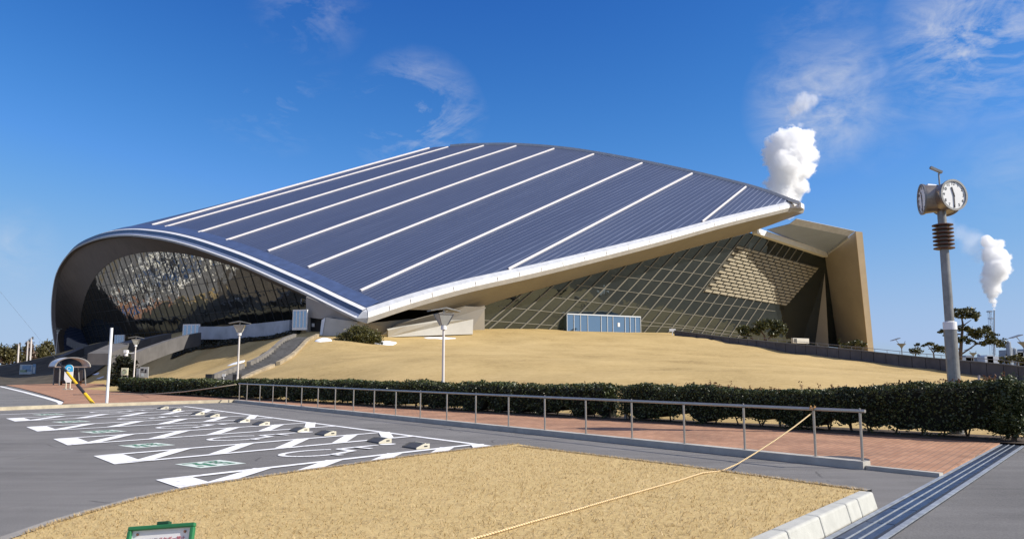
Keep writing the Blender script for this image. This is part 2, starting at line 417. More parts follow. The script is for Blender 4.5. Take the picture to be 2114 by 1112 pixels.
M_LAMPG = mat('lamp_glass', (.46, .47, .44), rough=.25, var=.08, scale=5)
M_POLE = mat('lamp_pole', (.66, .62, .58), rough=.45, var=.06, scale=3)
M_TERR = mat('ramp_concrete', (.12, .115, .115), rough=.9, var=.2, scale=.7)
M_INK = mat('sign_ink', (.03, .03, .035), rough=.6, var=.1)
M_LEAF = leafmat('hedge_leaf', (.012, .022, .006), (.095, .115, .035), scale=5, rough=.42, transl=.1)
M_LEAFR = leafmat('young_leaf', (.12, .045, .02), (.24, .11, .04), scale=9)
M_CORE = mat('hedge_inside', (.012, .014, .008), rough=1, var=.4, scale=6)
M_PINE = leafmat('pine_needles', (.022, .030, .008), (.105, .105, .025), scale=1.6, transl=.12)
M_TREE = leafmat('far_tree_leaf', (.05, .052, .018), (.15, .125, .045), scale=.35, transl=.15)
M_TREEB = leafmat('bare_tree_twig', (.10, .065, .045), (.19, .125, .085), scale=.35, transl=.1)
M_BUSH = leafmat('bush_leaf', (.028, .034, .008), (.13, .12, .03), scale=2.2, transl=.12)

# ------------------------------------------------------------------ ground sheets
big = MB(); big.face([(-5000, -400, -.06), (5000, -400, -.06), (5000, 8000, -.06), (-5000, 8000, -.06)]); tag(big.build('ground', M_EARTH), kind='structure')
b = MB(); b.face([(-140, -30, 0), (60, -30, 0), (60, 60, 0), (-140, 60, 0)]); tag(b.build('car_park', M_ASPH), kind='structure')
R0, R1 = G(484, 829.5), G(1790, 968)               # kerb under the handrail
rd = (R1 - R0).normalized(); rn = Vector((-rd.y, rd.x, 0)); rn = rn if rn.y > 0 else -rn
H0, H1 = Vector((-28.5, 56.5, 0)), Vector((10.6, 17.3, 0))   # hedge line
hd = (H1 - H0).normalized(); hn = Vector((-hd.y, hd.x, 0)); hn = hn if hn.y > 0 else -hn
d0, d1 = G(1709, 1112), G(1933, 990); dd = (d1 - d0).normalized()
e0, e1 = G(1837, 1112), G(2114, 943); de = (e1 - e0).normalized()
dn = Vector((dd.y, -dd.x, 0)); DW = (e0 - d0).dot(dn)
dA, dB = d0 - dd * 6, d0 + dd * 14.5
road_edge = [(-420, 779), (-200, 783), (0, 793), (40, 801), (85, 813), (120, 824), (133, 830), (128, 835)]
BZ = .05
near = R1 + rd * ((d0 - R1).dot(dn) / rd.dot(dn)); hfp = H0 - hn * .75; hx = hfp + hd * ((d0 - hfp).dot(dn) / hd.dot(dn)); dB = hx + dd * .9
brick_pts = [R0, R1, near, hx] + [H0 - hn * .75, G(215, 792), G(110, 781.5), G(-60, 777), G(-420, 774)] + [G(*p) for p in road_edge] + [G(200, 836.5)]
b = MB(); b.poly(brick_pts, dz=BZ, thick=.08); tag(b.build('brick_pavement', M_BRICK), kind='structure')
b = MB(); b.poly([G(*p) for p in road_edge] + [G(0, 843), G(-420, 848)], dz=.004); tag(b.build('road', M_ROAD), kind='structure')
b = MB(); b.poly([dA + dn * (DW + .02), dB + dd * 30 + dn * (DW + .02), dB + dd * 30 + dn * 40, dA + dn * 40], dz=.006); tag(b.build('service_road', M_ASPH2), kind='structure')
b = MB(); b.poly([H0 - hn * .9, H1 + hd * 1.3 - hn * .9, H1 + hd * 1.3 + hn * 1.0, H0 + hn * 1.0], dz=BZ + .012); tag(b.build('hedge_soil', M_SOIL), kind='structure')


def strip(pts, w, h, z0, m, name, bevel=.012, kind='structure', seg=None):
    """a kerb laid along a line of ground points"""
    b = MB(); L = [Vector(p) for p in pts]; left = []; right = []
    for i, p in enumerate(L):
        t = (L[min(i + 1, len(L) - 1)] - L[max(0, i - 1)]).normalized(); n = Vector((-t.y, t.x, 0)); left.append(p + n * w / 2); right.append(p - n * w / 2)
    up = Vector((0, 0, 1))
    for i in range(len(L) - 1):
        b.hexa([right[i] + up * z0, right[i + 1] + up * z0, left[i + 1] + up * z0, left[i] + up * z0, right[i] + up * (z0 + h), right[i + 1] + up * (z0 + h), left[i + 1] + up * (z0 + h), left[i] + up * (z0 + h)])
    o = b.build(name, m, bevel=0); tag(o, kind=kind); return o


strip([R0 - rd * .1, R1], .22, .125, 0, M_CONC, 'kerb')
strip([R1 + rd * .01, near], .12, .062, 0, M_CONC, 'kerb_edging')
strip([G(-420, 853), G(0, 846.5), G(130, 841), G(200, 838.5), G(320, 834.5), G(484, 829.5)], .45, .13, 0, M_KERBY, 'kerb_far')

# ---- painted lines on the far road and parking bays
lines = MB()


def stroke(mb, a, c, w, z):
    a = Vector(a); c = Vector(c); t = (c - a); t.z = 0; t.normalize(); n = Vector((-t.y, t.x, 0)) * w / 2; u = Vector((0, 0, z))
    mb.face([a - n + u, c - n + u, c + n + u, a + n + u])


rl = [G(*p) for p in [(-420, 785), (-200, 789), (0, 797), (50, 809), (95, 821), (122, 829), (128, 833), (122, 837), (100, 840), (0, 846)]]
for a, c in zip(rl, rl[1:]): stroke(lines, a, c, .28, .009)
PU = Vector((2331 - CX, FPX / math.cos(PITCH), 0)).normalized()
E0, E1 = G(381, 838.5), G(1028, 922.7); ED = (E1 - E0).normalized()


def hit_end(p):                                     # along PU from p to the end line
    n = Vector((-ED.y, ED.x, 0)); return p + PU * ((E0 - p).dot(n) / PU.dot(n))


stroke(lines, G(381, 838.5), G(1080, 929.5), .16, .009)
ends = [((325, 992), (372, 1008)), ((195, 942), (234, 957.5)), ((111, 906.5), (138, 918.5)), ((55, 881.5), (76, 890)), ((13, 863.7), (30, 869.5))]
bays = []
for (pu, pl) in ends:
    U0, L0 = G(*pu), G(*pl)
    w = L0 - U0; UE, LE = hit_end(U0), hit_end(L0); Ln = (UE - U0).length
    lw = .17
    stroke(lines, U0 + PU * .1, UE, lw, .0125); stroke(lines, L0 + PU * .1, LE, lw, .0125)
    cap = MB(); wn = w.normalized()
    lines.face([U0 - wn * lw * .5 + Vector((0, 0, .0095)), L0 + wn * lw * .5 + Vector((0, 0, .0095)), L0 + wn * lw * .5 + PU * .5 + Vector((0, 0, .0095)), U0 - wn * lw * .5 + PU * .5 + Vector((0, 0, .0095))])
    s = .45
    while s < Ln - .5:
        stroke(lines, L0 + PU * s, U0 + PU * min(s + 1.25, Ln), .28, .016); s += 1.42
    bays.append((U0, L0, UE, LE))
p = G(0, 854.5); stroke(lines, G(-60, 858.5), hit_end(p), .15, .0125)
tag(lines.build('painted_lines', M_LINE), kind='structure')

# wheelchair symbols and green stickers painted in the bays between the hatched strips
sym = MB(); stk = MB(); stg = MB()


def symbol(o, u, v, s):
    def q(a, c): return o + u * a * s + v * c * s
    def chain(pts, w, z):
        for a, c in zip(pts, pts[1:]): stroke(sym, a, c, w, z)
    wheel = [q(.62 + .62 * math.cos(t), .42 * math.sin(t) + .08) for t in np.linspace(R(62), R(325), 22)]
    chain(wheel, .13, .010)
    chain([q(2.15, -.12), q(1.25, -.12), q(1.2, .36)], .15, .0135)     # back and thigh
    chain([q(1.22, .34), q(.62, .52), q(.62, .74)], .14, .017)          # shin and foot
    chain([q(1.62, -.1), q(1.62, .33)], .12, .0205)                     # arm
    pts = [q(2.42 + .17 * math.cos(t), -.12 + .13 * math.sin(t)) for t in np.linspace(0, 2 * math.pi, 14, endpoint=False)]
    sym.face([p_ + Vector((0, 0, .0105)) for p_ in pts])


bay_uv = []
for k in range(5):
    if k < 4: a = bays[k + 1][1]; c = bays[k][0]     # lower edge of the farther strip, upper edge of the nearer
    else: a = G(0, 854.5); c = bays[4][0]
    vdir = (bays[1][1] - bays[1][0]).normalized() if False else (c - a); vdir = vdir - PU * vdir.dot(PU); wid = vdir.length; vdir.normalize()
    a0 = a + PU * ((c - a).dot(PU) * 0) ; bay_uv.append((a, vdir, wid))
s1 = [G(*p) for p in [(363, 958.5), (446, 948), (481, 957.5), (398, 968.5)]]
base = bays[1][1]; vd = bay_uv[0][1]
su0 = (s1[0] - base).dot(PU); sv0 = (s1[0] - base).dot(vd); sl = (s1[1] - s1[0]).dot(PU); sw = (s1[3] - s1[0]).dot(vd)
sy = G(540, 938) - base; syu, syv = sy.dot(PU), sy.dot(vd)
for k, (a, vdir, wid) in enumerate(bay_uv):
    def q(uu, vv, z): return a + PU * uu + vdir * vv + Vector((0, 0, z))
    symbol(a + PU * (syu + .1) + vdir * (wid * .5 - .1), PU, vdir, 1.12)
    x0, x1, y0, y1 = su0, su0 + sl, wid * .5 - sw * .5, wid * .5 + sw * .5
    stk.face([q(x0, y0, .006), q(x1, y0, .006), q(x1, y1, .006), q(x0, y1, .006)])
    m_ = .09
    def gr(u0, u1, v0, v1, z=.010):
        stg.face([q(x0 + u0 * sl, y0 + v0 * sw, z), q(x0 + u1 * sl, y0 + v0 * sw, z), q(x0 + u1 * sl, y0 + v1 * sw, z), q(x0 + u0 * sl, y0 + v1 * sw, z)])
    gr(.08, .40, .12, .20); gr(.08, .20, .70, .80); gr(.20, .46, .42, .56); gr(.30, .44, .56, .86); gr(.24, .34, .24, .42)
    gr(.42, .47, .3, .42); gr(.56, .84, .12, .19); gr(.60, .66, .19, .5); gr(.56, .82, .34, .41); gr(.74, .79, .19, .62); gr(.56, .74, .55, .62); gr(.62, .88, .74, .82); gr(.8, .86, .5, .74)
tag(sym.build('painted_symbols', M_LINE), kind='structure')
tag(stk.build('painted_panels', mat('panel_white', (.62, .68, .62), rough=.7, var=.12, scale=8)), kind='structure')
tag(stg.build('painted_panel_marks', mat('panel_green', (.07, .22, .13), rough=.7, var=.25, scale=10)), kind='structure')

# ------------------------------------------------------------------ wheel stops
def wheel_stop(first):
    pass


ws_px = [((319, 345), 843.5), ((344, 369), 848), ((390.5, 416), 855.5), ((419, 448), 860), ((479, 509), 870.5), ((515, 551), 877), ((592, 631), 890), ((643, 688), 897.5), ((752, 800), 913), ((824, 879), 924.5)]
ws_lab = ['farthest bay, back of its pair', 'farthest bay, front of its pair', 'second farthest bay, back of its pair', 'second farthest bay, front of its pair', 'middle bay, back of its pair', 'middle bay, front of its pair',
          'second nearest bay, back of its pair', 'second nearest bay, front of its pair', 'bay nearest the lawn, back of its pair', 'bay nearest the lawn, front of its pair']
WD = ED; WN = Vector((-WD.y, WD.x, 0)); WN = WN if WN.y > 0 else -WN          # WN: towards the end line
root = thing('wheel_stop', (0, 0, 0), 'x', 'wheel stop', 'wheel stops in the parking bays')
Lh = .29
pr = MB(); sec = [(-.21, 0), (-.21, .035), (-.02, .125), (.11, .125), (.11, 0)]


def prism(mb, sec, x0, x1):
    i = len(mb.v); n = len(sec)
    for x in (x0, x1): mb.v += [WD * x + WN * a + Vector((0, 0, c)) for a, c in sec]
    mb.f.append(tuple(i + k for k in range(n))[::-1]); mb.f.append(tuple(i + n + k for k in range(n)))
    for k in range(n): mb.f.append((i + k, i + (k + 1) % n, i + n + (k + 1) % n, i + n + k))


prism(pr, sec, -Lh, Lh); pr.build('bumper', mat('stop_grey', (.075, .074, .074), rough=.6, var=.25, scale=14), root, bevel=.008)
for sx in (-1, 1):
    e = MB(); prism(e, [(-.225, 0), (-.225, .045), (-.03, .14), (.125, .14), (.125, 0)], *(sorted((sx * Lh + sx * .002, sx * (Lh + .032))))); o = e.build('end_cap', M_CREAM if sx > 0 else MATS['stop_grey'], root, bevel=.006)
    if sx > 0:
        s_ = MB(); s_.box(WD * (Lh + .0335) + WN * .02 + Vector((0, 0, .075)), (.003, .09, .035), (WD, WN, Vector((0, 0, 1)))); s_.build('slot', M_BLACK, o)
bk = MB(); bk.box(WN * .075 + Vector((0, 0, .138)), (Lh * 2 - .14, .03, .02), (WD, WN, Vector((0, 0, 1)))); bk.build('back_rail', M_CREAM, root, bevel=.004)
for i, ((xa, xb), yb) in enumerate(ws_px):
    o = root if i == 0 else copy_tree(root)
    o.location = G((xa + xb) / 2, yb) + WN * .12; o.scale = (.88, .88, .72); o['label'] = 'dark grey wheel stop with cream ends in ' + ws_lab[i]

# ------------------------------------------------------------------ front lawn island
tip, cor = G(1070, 921), G(1800, 1019, .17)
A3 = np.array([[tip.x, tip.y, 1], [cor.x, cor.y, 1], [-4.2, 9.9, 1]]); Lc = np.linalg.solve(A3, [.05, .17, .035])


def iz(x, y): return max(.03, float(Lc[0] * x + Lc[1] * y + Lc[2]))


edgeL = [(1070, 921), (960, 932.5), (820, 950), (700, 967), (600, 980.5), (520, 992), (440, 1004), (370, 1017), (290, 1035), (200, 1062), (120, 1087), (50, 1114)]
pl = [G(*q) for q in edgeL]; last = pl[-1]; prev = pl[-2]; pl += [last + (last - prev) * 1.2 + Vector((0, -1, 0)), Vector((-7.5, 0, 0)), Vector((-7, -6, 0))]
def GI(px, py):
    z = .1
    for _ in range(6): q_ = G(px, py, z); z = iz(q_.x, q_.y)
    return Vector((q_.x, q_.y, 0))


edR = [GI(1070, 920.5), GI(1200, 936), GI(1400, 960), GI(1600, 987), GI(1740, 1006.5), GI(1788, 1012.5)]
KD = dd; corner = G(1826, 1052); corner = corner - dn * .06                 # outer foot of the end kerb block
kin = corner - dn * .2
outline = pl + [kin - KD * 14, kin - KD * .1] + edR[::-1][:-1]
# fill as a fine grid clipped to the outline, so the surface can roll a little
def inside(pt, poly):
    x, y = pt; c = False; n = len(poly)
    for i in range(n):
        x1, y1 = poly[i][0], poly[i][1]; x2, y2 = poly[i - 1][0], poly[i - 1][1]
        if (y1 > y) != (y2 > y) and x < (x2 - x1) * (y - y1) / (y2 - y1) + x1: c = not c
    return c


b = MB(); b.poly([Vector((p_.x, p_.y, iz(p_.x, p_.y))) for p_ in outline]); 
o = b.build('front_lawn', M_LAWN)
bm = bmesh.new(); bm.from_mesh(o.data); bmesh.ops.subdivide_edges(bm, edges=bm.edges[:], cuts=1)
for v in bm.verts: pass
bm.to_mesh(o.data); bm.free(); tag(o, kind='structure')
# dry grass blades lying over the lawn
out2 = [(p_.x, p_.y) for p_ in outline]
cs = []
while len(cs) < 52000:
    t = rng.uniform(0, 1); y = 4.2 + 11.6 * t ** 1.35; x = rng.uniform(-7, 5)
    if inside((x, y), out2): cs.append((x, y, iz(x, y) + .012))
for seq_, cnt in ((pl[:-3], 3000), (edR, 2400)):
    sp_ = resample3(seq_, 400)
    for _ in range(cnt):
        q_ = sp_[int(rng.integers(0, 400))]; xx, yy = q_.x + rng.normal(0, .018), q_.y + rng.normal(0, .018); cs.append((xx, yy, iz(xx, yy) + .016))
cs = np.array(cs); n = len(cs); ang = rng.uniform(0, 2 * np.pi, n); ln = rng.uniform(.02, .055, n); wd = rng.uniform(.002, .0055, n); rise = rng.uniform(.0, .03, n)
dx, dy = np.cos(ang), np.sin(ang)
a = cs.copy(); a[:, 2] -= .01; e = cs + np.stack([dx * ln, dy * ln, rise], 1); q = np.stack([-dy * wd, dx * wd, 0 * wd], 1)
npmesh('dry_grass', np.stack([a - q, a + q, e], 1).reshape(-1, 3), np.arange(3 * n).reshape(-1, 3), leafmat('straw_blades', (.34, .235, .095), (.66, .50, .26), scale=30, transl=.15))['kind'] = 'stuff'
def lift(p_, dz=0.0): return Vector((p_.x, p_.y, iz(p_.x, p_.y) + dz))
b = MB()
for side, w, seq in ((1, .13, pl[:-2]), (-1, .11, edR)):
    LL = []; RR = []
    for i, p_ in enumerate(seq):
        t = (seq[min(i + 1, len(seq) - 1)] - seq[max(0, i - 1)]).normalized(); nn = Vector((-t.y, t.x, 0)) * side
        if side == 1 and nn.x > 0: nn = -nn
        if side == -1 and nn.x < 0: nn = -nn
        LL.append(lift(p_, .006)); RR.append(Vector((p_.x, p_.y, 0)) + nn * w + Vector((0, 0, LL[-1].z + .004)))
    for i in range(len(seq) - 1):
        b.face([LL[i], RR[i], RR[i + 1], LL[i + 1]]); b.face([RR[i], RR[i] - Vector((0, 0, RR[i].z)), RR[i + 1] - Vector((0, 0, RR[i + 1].z)), RR[i + 1]])
tag(b.build('lawn_edging', M_CONCD), kind='structure')
# big kerb blocks on the drain side
kb = corner.copy(); lens = [.62, .42, .86, .86, .86, .86, .86, .86]; labs = ['shortest but one pale kerb block, at the outer end of the row', 'short pale kerb block, second from the end by the asphalt path', 'long pale kerb block, third from the end by the asphalt path',
        'long pale kerb block, fourth from the end by the asphalt path', 'long pale kerb block cut by the bottom edge of the view', None, None, None]
z0, z1 = 0, .19; s0 = 0.0
for i in range(5):
    c0 = corner - KD * (s0 + .006); c1 = corner - KD * (s0 + lens[i] - .006); s0 += lens[i]; k = MB(); u = Vector((0, 0, 1))
    k.hexa([c1, c0, c0 - dn * .2, c1 - dn * .2, c1 + u * z1 - dn * .05, c0 + u * z1 - dn * .05, c0 + u * z1 - dn * .2, c1 + u * z1 - dn * .2])
    o = k.build('kerb_block', M_KERB, bevel=.02); tag(o, labs[i], 'kerb block', 'pale kerb blocks along the lawn')

# ------------------------------------------------------------------ drain
dr = thing('drain_channel', d0, 'long blue-grey steel drain channel between the lawn and the service road', 'drain')
LD = (dB - dA).length; mid = (dA + dB) / 2
M_DR = mat('drain_steel', (.075, .10, .15), rough=.4, var=.25, scale=3, metal=.7, bump=.2, bscale=25); M_DRD = mat('drain_slot', (.03, .035, .05), rough=.6, var=.3, scale=5); M_DRE = mat('drain_edge', (.27, .30, .34), rough=.6, var=.25, scale=6, metal=.2)
zax = Vector((0, 0, 1)); ax = (dd, dn, zax)
k = MB(); k.box(mid + dn * (DW / 2) + zax * .004, (LD, DW, .02), ax); k.build('bed', M_DRD, dr)
for (o0, w) in ((.0, .045), (DW - .06, .06)):
    k = MB(); k.box(mid + dn * (o0 + w / 2) + zax * .014, (LD, w, .022), ax); k.build('edge_angle', M_DRE, dr)
iw = DW - .16
for i in range(3):
    k = MB(); s = 0
    while s < LD:
        k.box(dA + dd * (s + .49) + dn * (.07 + iw * (i + .5) / 3) + zax * .014, (.975, iw / 3 - .022, .018), ax); s += 1.0
    k.build('cover_plate', M_DR, dr)
for i in range(1, 3):
    k = MB(); k.box(mid + dn * (.07 + iw * i / 3) + zax * .018, (LD, .009, .026), ax); k.build('divider', M_DRE, dr)
b = MB(); b.poly([near, near + dd * .0 + Vector((0, 0, 0)), d0 - dd * 6 - dn * .02, d0 - dd * 6 - dn * .28, G(1795, 1053), G(1812, 1042)], dz=.005)
# strip of bare soil between kerb and drain
b = MB(); b.poly([corner + KD * .1, corner - KD * 5, corner - KD * 5 + dn * .1, corner + KD * .1 + dn * .12], dz=.006); tag(b.build('gutter_soil', mat('gutter_soil', (.16, .115, .09), rough=1, var=.4, scale=12)), kind='structure')
# manhole cover in the brick
mh = G(1740, 947, BZ); b = MB(); b.tube([mh + Vector((0, 0, 0)), mh + Vector((0, 0, .012))], .42, 28); o = b.build('manhole_cover', mat('iron', (.09, .085, .085), rough=.6, var=.3, scale=25, metal=.4, bump=.6, bscale=60)); tag(o, 'round dark iron manhole cover set in the brick pavement by the handrail', 'manhole cover')

# ------------------------------------------------------------------ handrail
hr = thing('handrail', R0, 'long steel handrail with many posts along the kerb of the brick path', 'handrail')
post_px = [490, 506, 533, 560, 588, 620, 654, 690, 728, 771, 816, 867, 922, 982, 1050, 1125, 1210, 1305, 1413, 1537, 1682, 1778]
def on_rail(px):
    n = rn; d = ray(px, 900); d2 = Vector((d.x, d.y, 0)); t = (R0).dot(n) / d2.dot(n); return d2 * t
HT = .905
for px in post_px:
    q = on_rail(px); k = MB(); k.tube([q + zax * .12, q + zax * (HT - .03)], .021, 10); k.tube([q + zax * .12, q + zax * .128], .045, 12); k.build('post', M_STEEL, hr, smooth=False)
qa, qb = on_rail(488), on_rail(1789); k = MB(); k.tube([qa + zax * HT, qb + zax * HT], .027, 12); o = k.build('top_rail', M_STEEL, hr)
for px in post_px[1::2]:
    q = on_rail(px); k = MB(); k.tube([q + zax * (HT + .02), q + zax * (HT + .045)], .012, 8); k.build('rail_stud', M_STEEL, hr)
# ropes
def rope(name, pts, r, m, label, group=None):
    k = MB(); k.tube(pts, r, 8); o = k.build(name, m, smooth=True); tag(o, label, 'rope', group); return o


def tiger():
    m = bpy.data.materials.new('tiger_rope'); m.use_nodes = True; nt = m.node_tree; b = nt.nodes['Principled BSDF']; b.inputs['Roughness'].default_value = .8
    uv = nd(nt, 'ShaderNodeUVMap'); sep = nd(nt, 'ShaderNodeSeparateXYZ'); nt.links.new(uv.outputs[0], sep.inputs[0])
    s = math_n(nt, 'FRACT', math_n(nt, 'ADD', sep.outputs[0], sep.outputs[1]))
    g = math_n(nt, 'GREATER_THAN', s, .68)
    mx = nd(nt, 'ShaderNodeMix', data_type='RGBA'); nt.links.new(g, mx.inputs[0]); mx.inputs[6].default_value = (.68, .52, .29, 1); mx.inputs[7].default_value = (.24, .15, .06, 1); nt.links.new(mx.outputs[2], b.inputs['Base Color'])
    return m


def twisted(name, ctrl, r, pitch, label):
    pts = []
    for (a, c) in zip(ctrl, ctrl[1:]):
        m_ = max(2, int((c - a).length / .012))
        pts += [a.lerp(c, i / m_) for i in range(m_)]
    pts.append(ctrl[-1]); n = 8; vs = []; fs = []; uvs = []
    L = 0
    for i, p_ in enumerate(pts):
        t = (pts[min(i + 1, len(pts) - 1)] - pts[max(0, i - 1)]).normalized(); U = t.cross(zax).normalized(); V = U.cross(t)
        if i: L += (p_ - pts[i - 1]).length
        for j in range(n):
            a = 2 * math.pi * j / n; lobe = 1 + .16 * math.cos(3 * (a + 2 * math.pi * L / (pitch * 3)))
            vs.append(p_ + (U * math.cos(a) + V * math.sin(a)) * r * lobe)
    k = MB(); k.v = vs
    me_uv = []
    for i in range(len(pts) - 1):
        for j in range(n): k.f.append((i * n + j, i * n + (j + 1) % n, (i + 1) * n + (j + 1) % n, (i + 1) * n + j))
    o = k.build(name, tiger(), smooth=True); uvl = o.data.uv_layers.new(name='UVMap'); d = np.zeros((len(o.data.loops), 2), dtype=np.float32)
    seg = (pts[1] - pts[0]).length; li = 0
    for i in range(len(pts) - 1):
        for j in range(n):
            for (ii, jj) in ((i, j), (i, j + 1), (i + 1, j + 1), (i + 1, j)): d[li] = (ii * seg / pitch, jj / n); li += 1
    uvl.data.foreach_set('uv', d.ravel()); tag(o, label, 'rope'); return o


q = on_rail(1681) + zax * (HT + .01)
g0 = [(1681, 848), (1640, 880), (1600, 908), (1560, 934), (1522, 957), (1490, 971), (1450, 985), (1400, 1001), (1330, 1021), (1250, 1044), (1180, 1065), (1100, 1087), (1030, 1108), (960, 1128)]
e_pt = lift(G(1450, 985, .09), .018); ctrl = []
for i, g in enumerate(g0):
    if i <= 6:
        p0 = PL(g[0], g[1], q, Vector(((e_pt - q).y, -(e_pt - q).x, 0)).normalized()); p0.z = max(p0.z, iz(p0.x, p0.y) + .02) if inside((p0.x, p0.y), out2) else max(p0.z, .02); ctrl.append(p0)
    else: 
        p0 = G(g[0], g[1], .09); ctrl.append(lift(p0, .018))
twisted('tiger_rope', ctrl, .0105, .04, 'yellow and black twisted rope running from the handrail down across the front lawn')
k0 = MB(); 
for a in np.linspace(0, 2 * np.pi, 5): k0.tube([q + Vector((math.cos(a), math.sin(a), .3)) * .05, q + Vector((math.cos(a + 1), math.sin(a + 1), -.3)) * .05, q + Vector((math.cos(a + 2.2), math.sin(a + 2.2), .8)) * .05], .011, 6)
o = k0.build('rope_knot', mat('rope_orange', (.55, .3, .1), rough=.8, var=.3, scale=40)); tag(o, 'orange brown knot of rope tied on the handrail beside its end post', 'knot')
rope('barrier_rope', [P(488, 793, 39.3), P(440, 800, 40), P(380, 808, 41), P(318, 812.5, 43), G(290, 813, .07), G(150, 814, .07)], .02, mat('rope_pale', (.5, .43, .33), rough=.8, var=.2, scale=10), 'thin pale rope slung from the far end of the handrail to the brick ground')

# ------------------------------------------------------------------ mound (terrain)
anch = []
def aw(x, y, z): anch.append((x, y, z))
def ap(px, py, Y): p_ = P(px, py, Y); anch.append(tuple(p_))
for t in np.linspace(0, 1, 9):
    p_ = H0.lerp(H1, t); aw(p_.x + hn.x * .7, p_.y + hn.y * .7, .03)
for q_ in [(650, 699, 72), (748, 707, 74), (810, 704, 77), (900, 692, 82), (1000, 687, 84), (1120, 687, 88), (1250, 690, 92), (1400, 692, 88), (1500, 706, 81), (1600, 722, 75), (1750, 741, 67), (1900, 760, 60), (2114, 788, 52),
           (900, 735, 54), (1100, 735, 56), (1200, 748, 45), (1350, 745, 50), (1500, 755, 45), (1700, 762, 44), (700, 745, 52), (1850, 778, 36), (640, 765, 48), (800, 770, 42), (1000, 768, 40), (1300, 772, 36), (560, 775, 49),
           (400, 772, 71), (330, 786, 72), (545, 742, 67), (250, 772, 95), (160, 755, 112), (440, 749, 82), (330, 775, 86.5), (270, 787, 88), (590, 703, 79), (520, 726, 80.5), (180, 712, 122), (300, 710, 104), (400, 700, 96), (500, 694, 89), (590, 690, 80), (450, 716, 88), (330, 736, 95), (100, 740, 128), (20, 752, 140)]: ap(*q_)
for q_ in [(-36, 66, -.05), (-45, 74, -.1), (-58, 76, -.1), (-75, 82, -.1), (-105, 88, -.1), (-140, 95, 0), (-70, 140, 5.4), (-20, 150, 6), (40, 150, 6), (60, 128, 6), (45, 110, 5.9), (52, 88, 4.6), (60, 70, 3.0), (62, 45, .9), (16, 17, .03), (30, 26, .1), (45, 32, .2), (-120, 150, 3), (-36, 58, -.05), (-50, 86, -.12), (-60, 93, -.12), (-75, 103, -.12), (-100, 112, -.1), (-43, 79, -.1)]: aw(*q_)
AN = np.array(anch); NA = len(AN)
def tpsk(r): return np.where(r > 1e-9, r * r * np.log(r + 1e-12), 0)
dm = np.linalg.norm(AN[:, None, :2] - AN[None, :, :2], axis=2); K = tpsk(dm) + np.eye(NA) * 4.0
Pm = np.c_[np.ones(NA), AN[:, :2]]; A_ = np.block([[K, Pm], [Pm.T, np.zeros((3, 3))]]); sol = np.linalg.solve(A_, np.r_[AN[:, 2], 0, 0, 0])
def tz_arr(xy):
    d = np.linalg.norm(xy[:, None, :] - AN[None, :, :2], axis=2); return tpsk(d) @ sol[:NA] + sol[NA] + xy @ sol[NA + 1:]
def tz(x, y): return float(tz_arr(np.array([[x, y]]))[0])


xs = np.arange(-106, 75, 1.0); ys = np.arange(12, 170, 1.0); XX, YY = np.meshgrid(xs, ys); XY = np.c_[XX.ravel(), YY.ravel()]
ZZ = tz_arr(XY)
nz = np.array([mnoise.fractal(Vector((x * .16, y * .16, 0)), 1, 2, 4) for x, y in XY]) * .15
ZZ = np.maximum(ZZ + nz, -.3)
ZZ = ZZ + (np.minimum(ZZ, -.1) - ZZ) * np.clip((-92 - XY[:, 0]) / 12, 0, 1)
sdist = (XY[:, 0] - H0.x) * hn.x + (XY[:, 1] - H0.y) * hn.y
along = (XY[:, 0] - H0.x) * hd.x + (XY[:, 1] - H0.y) * hd.y
WT = [(1392, 683), (1500, 697), (1600, 707), (1700, 716), (1820, 729.5), (1950, 743), (2072, 753), (2114, 757), (2400, 800)]
WB = [(1392, 691.5, 88.5), (1500, 706, 81), (1600, 722, 75), (1750, 741, 67), (1900, 760, 60), (2072, 780, 53.5), (2160, 793, 50), (2300, 812, 46)]
wallb = [P(*q_) for q_ in WB]
pxs = CX + XY[:, 0] / XY[:, 1] * FPX / math.cos(PITCH)
wD = np.interp(pxs, [q_[0] for q_ in WB], [q_[2] for q_ in WB]); wt = np.interp(pxs, [q_[0] for q_ in WT], [q_[1] for q_ in WT])
cap = CAMH + (CY + FPX * math.tan(PITCH) - wt - 5) / (FPX / math.cos(PITCH)) * XY[:, 1]
ZZ = np.where((pxs > 1392) & (XY[:, 1] > wD + .6), np.minimum(ZZ, np.minimum(cap, 6) - .25), ZZ)
_A = P(757, 638, 75.5); _in = (XY[:, 0] - _A.x) * -.663 + (XY[:, 1] - _A.y) * -.748; _al = (XY[:, 0] - _A.x) * -.748 + (XY[:, 1] - _A.y) * .663
ZZ = np.where((_in < -3.4) & (_al > 7), np.minimum(ZZ, 4.3), ZZ)
ZZ = np.where(sdist < .4, np.minimum(ZZ, .04), ZZ)
ZZ = np.where(sdist < -.6, -.4, ZZ)
idx = np.arange(len(XY)).reshape(XX.shape); fq = np.stack([idx[:-1, :-1], idx[:-1, 1:], idx[1:, 1:], idx[1:, :-1]], -1).reshape(-1, 4)
fc = sdist[fq].max(1) > -.9
mound = npmesh('lawn_mound', np.c_[XY, ZZ], fq[fc], M_MOUND, smooth=True); tag(mound, kind='structure')

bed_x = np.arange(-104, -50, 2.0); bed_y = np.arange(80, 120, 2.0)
b = MB(); b.grid([[Vector((x, y, max(tz(x, y), -.1) + .16)) for x in bed_x] for y in bed_y]); tag(b.build('shaded_soil_bed', mat('bed_soil_shade', (.075, .062, .045), rough=1, var=.45, scale=.6), smooth=True), kind='structure')  # dark soil sheet; its tone also stands in for shade not cast here
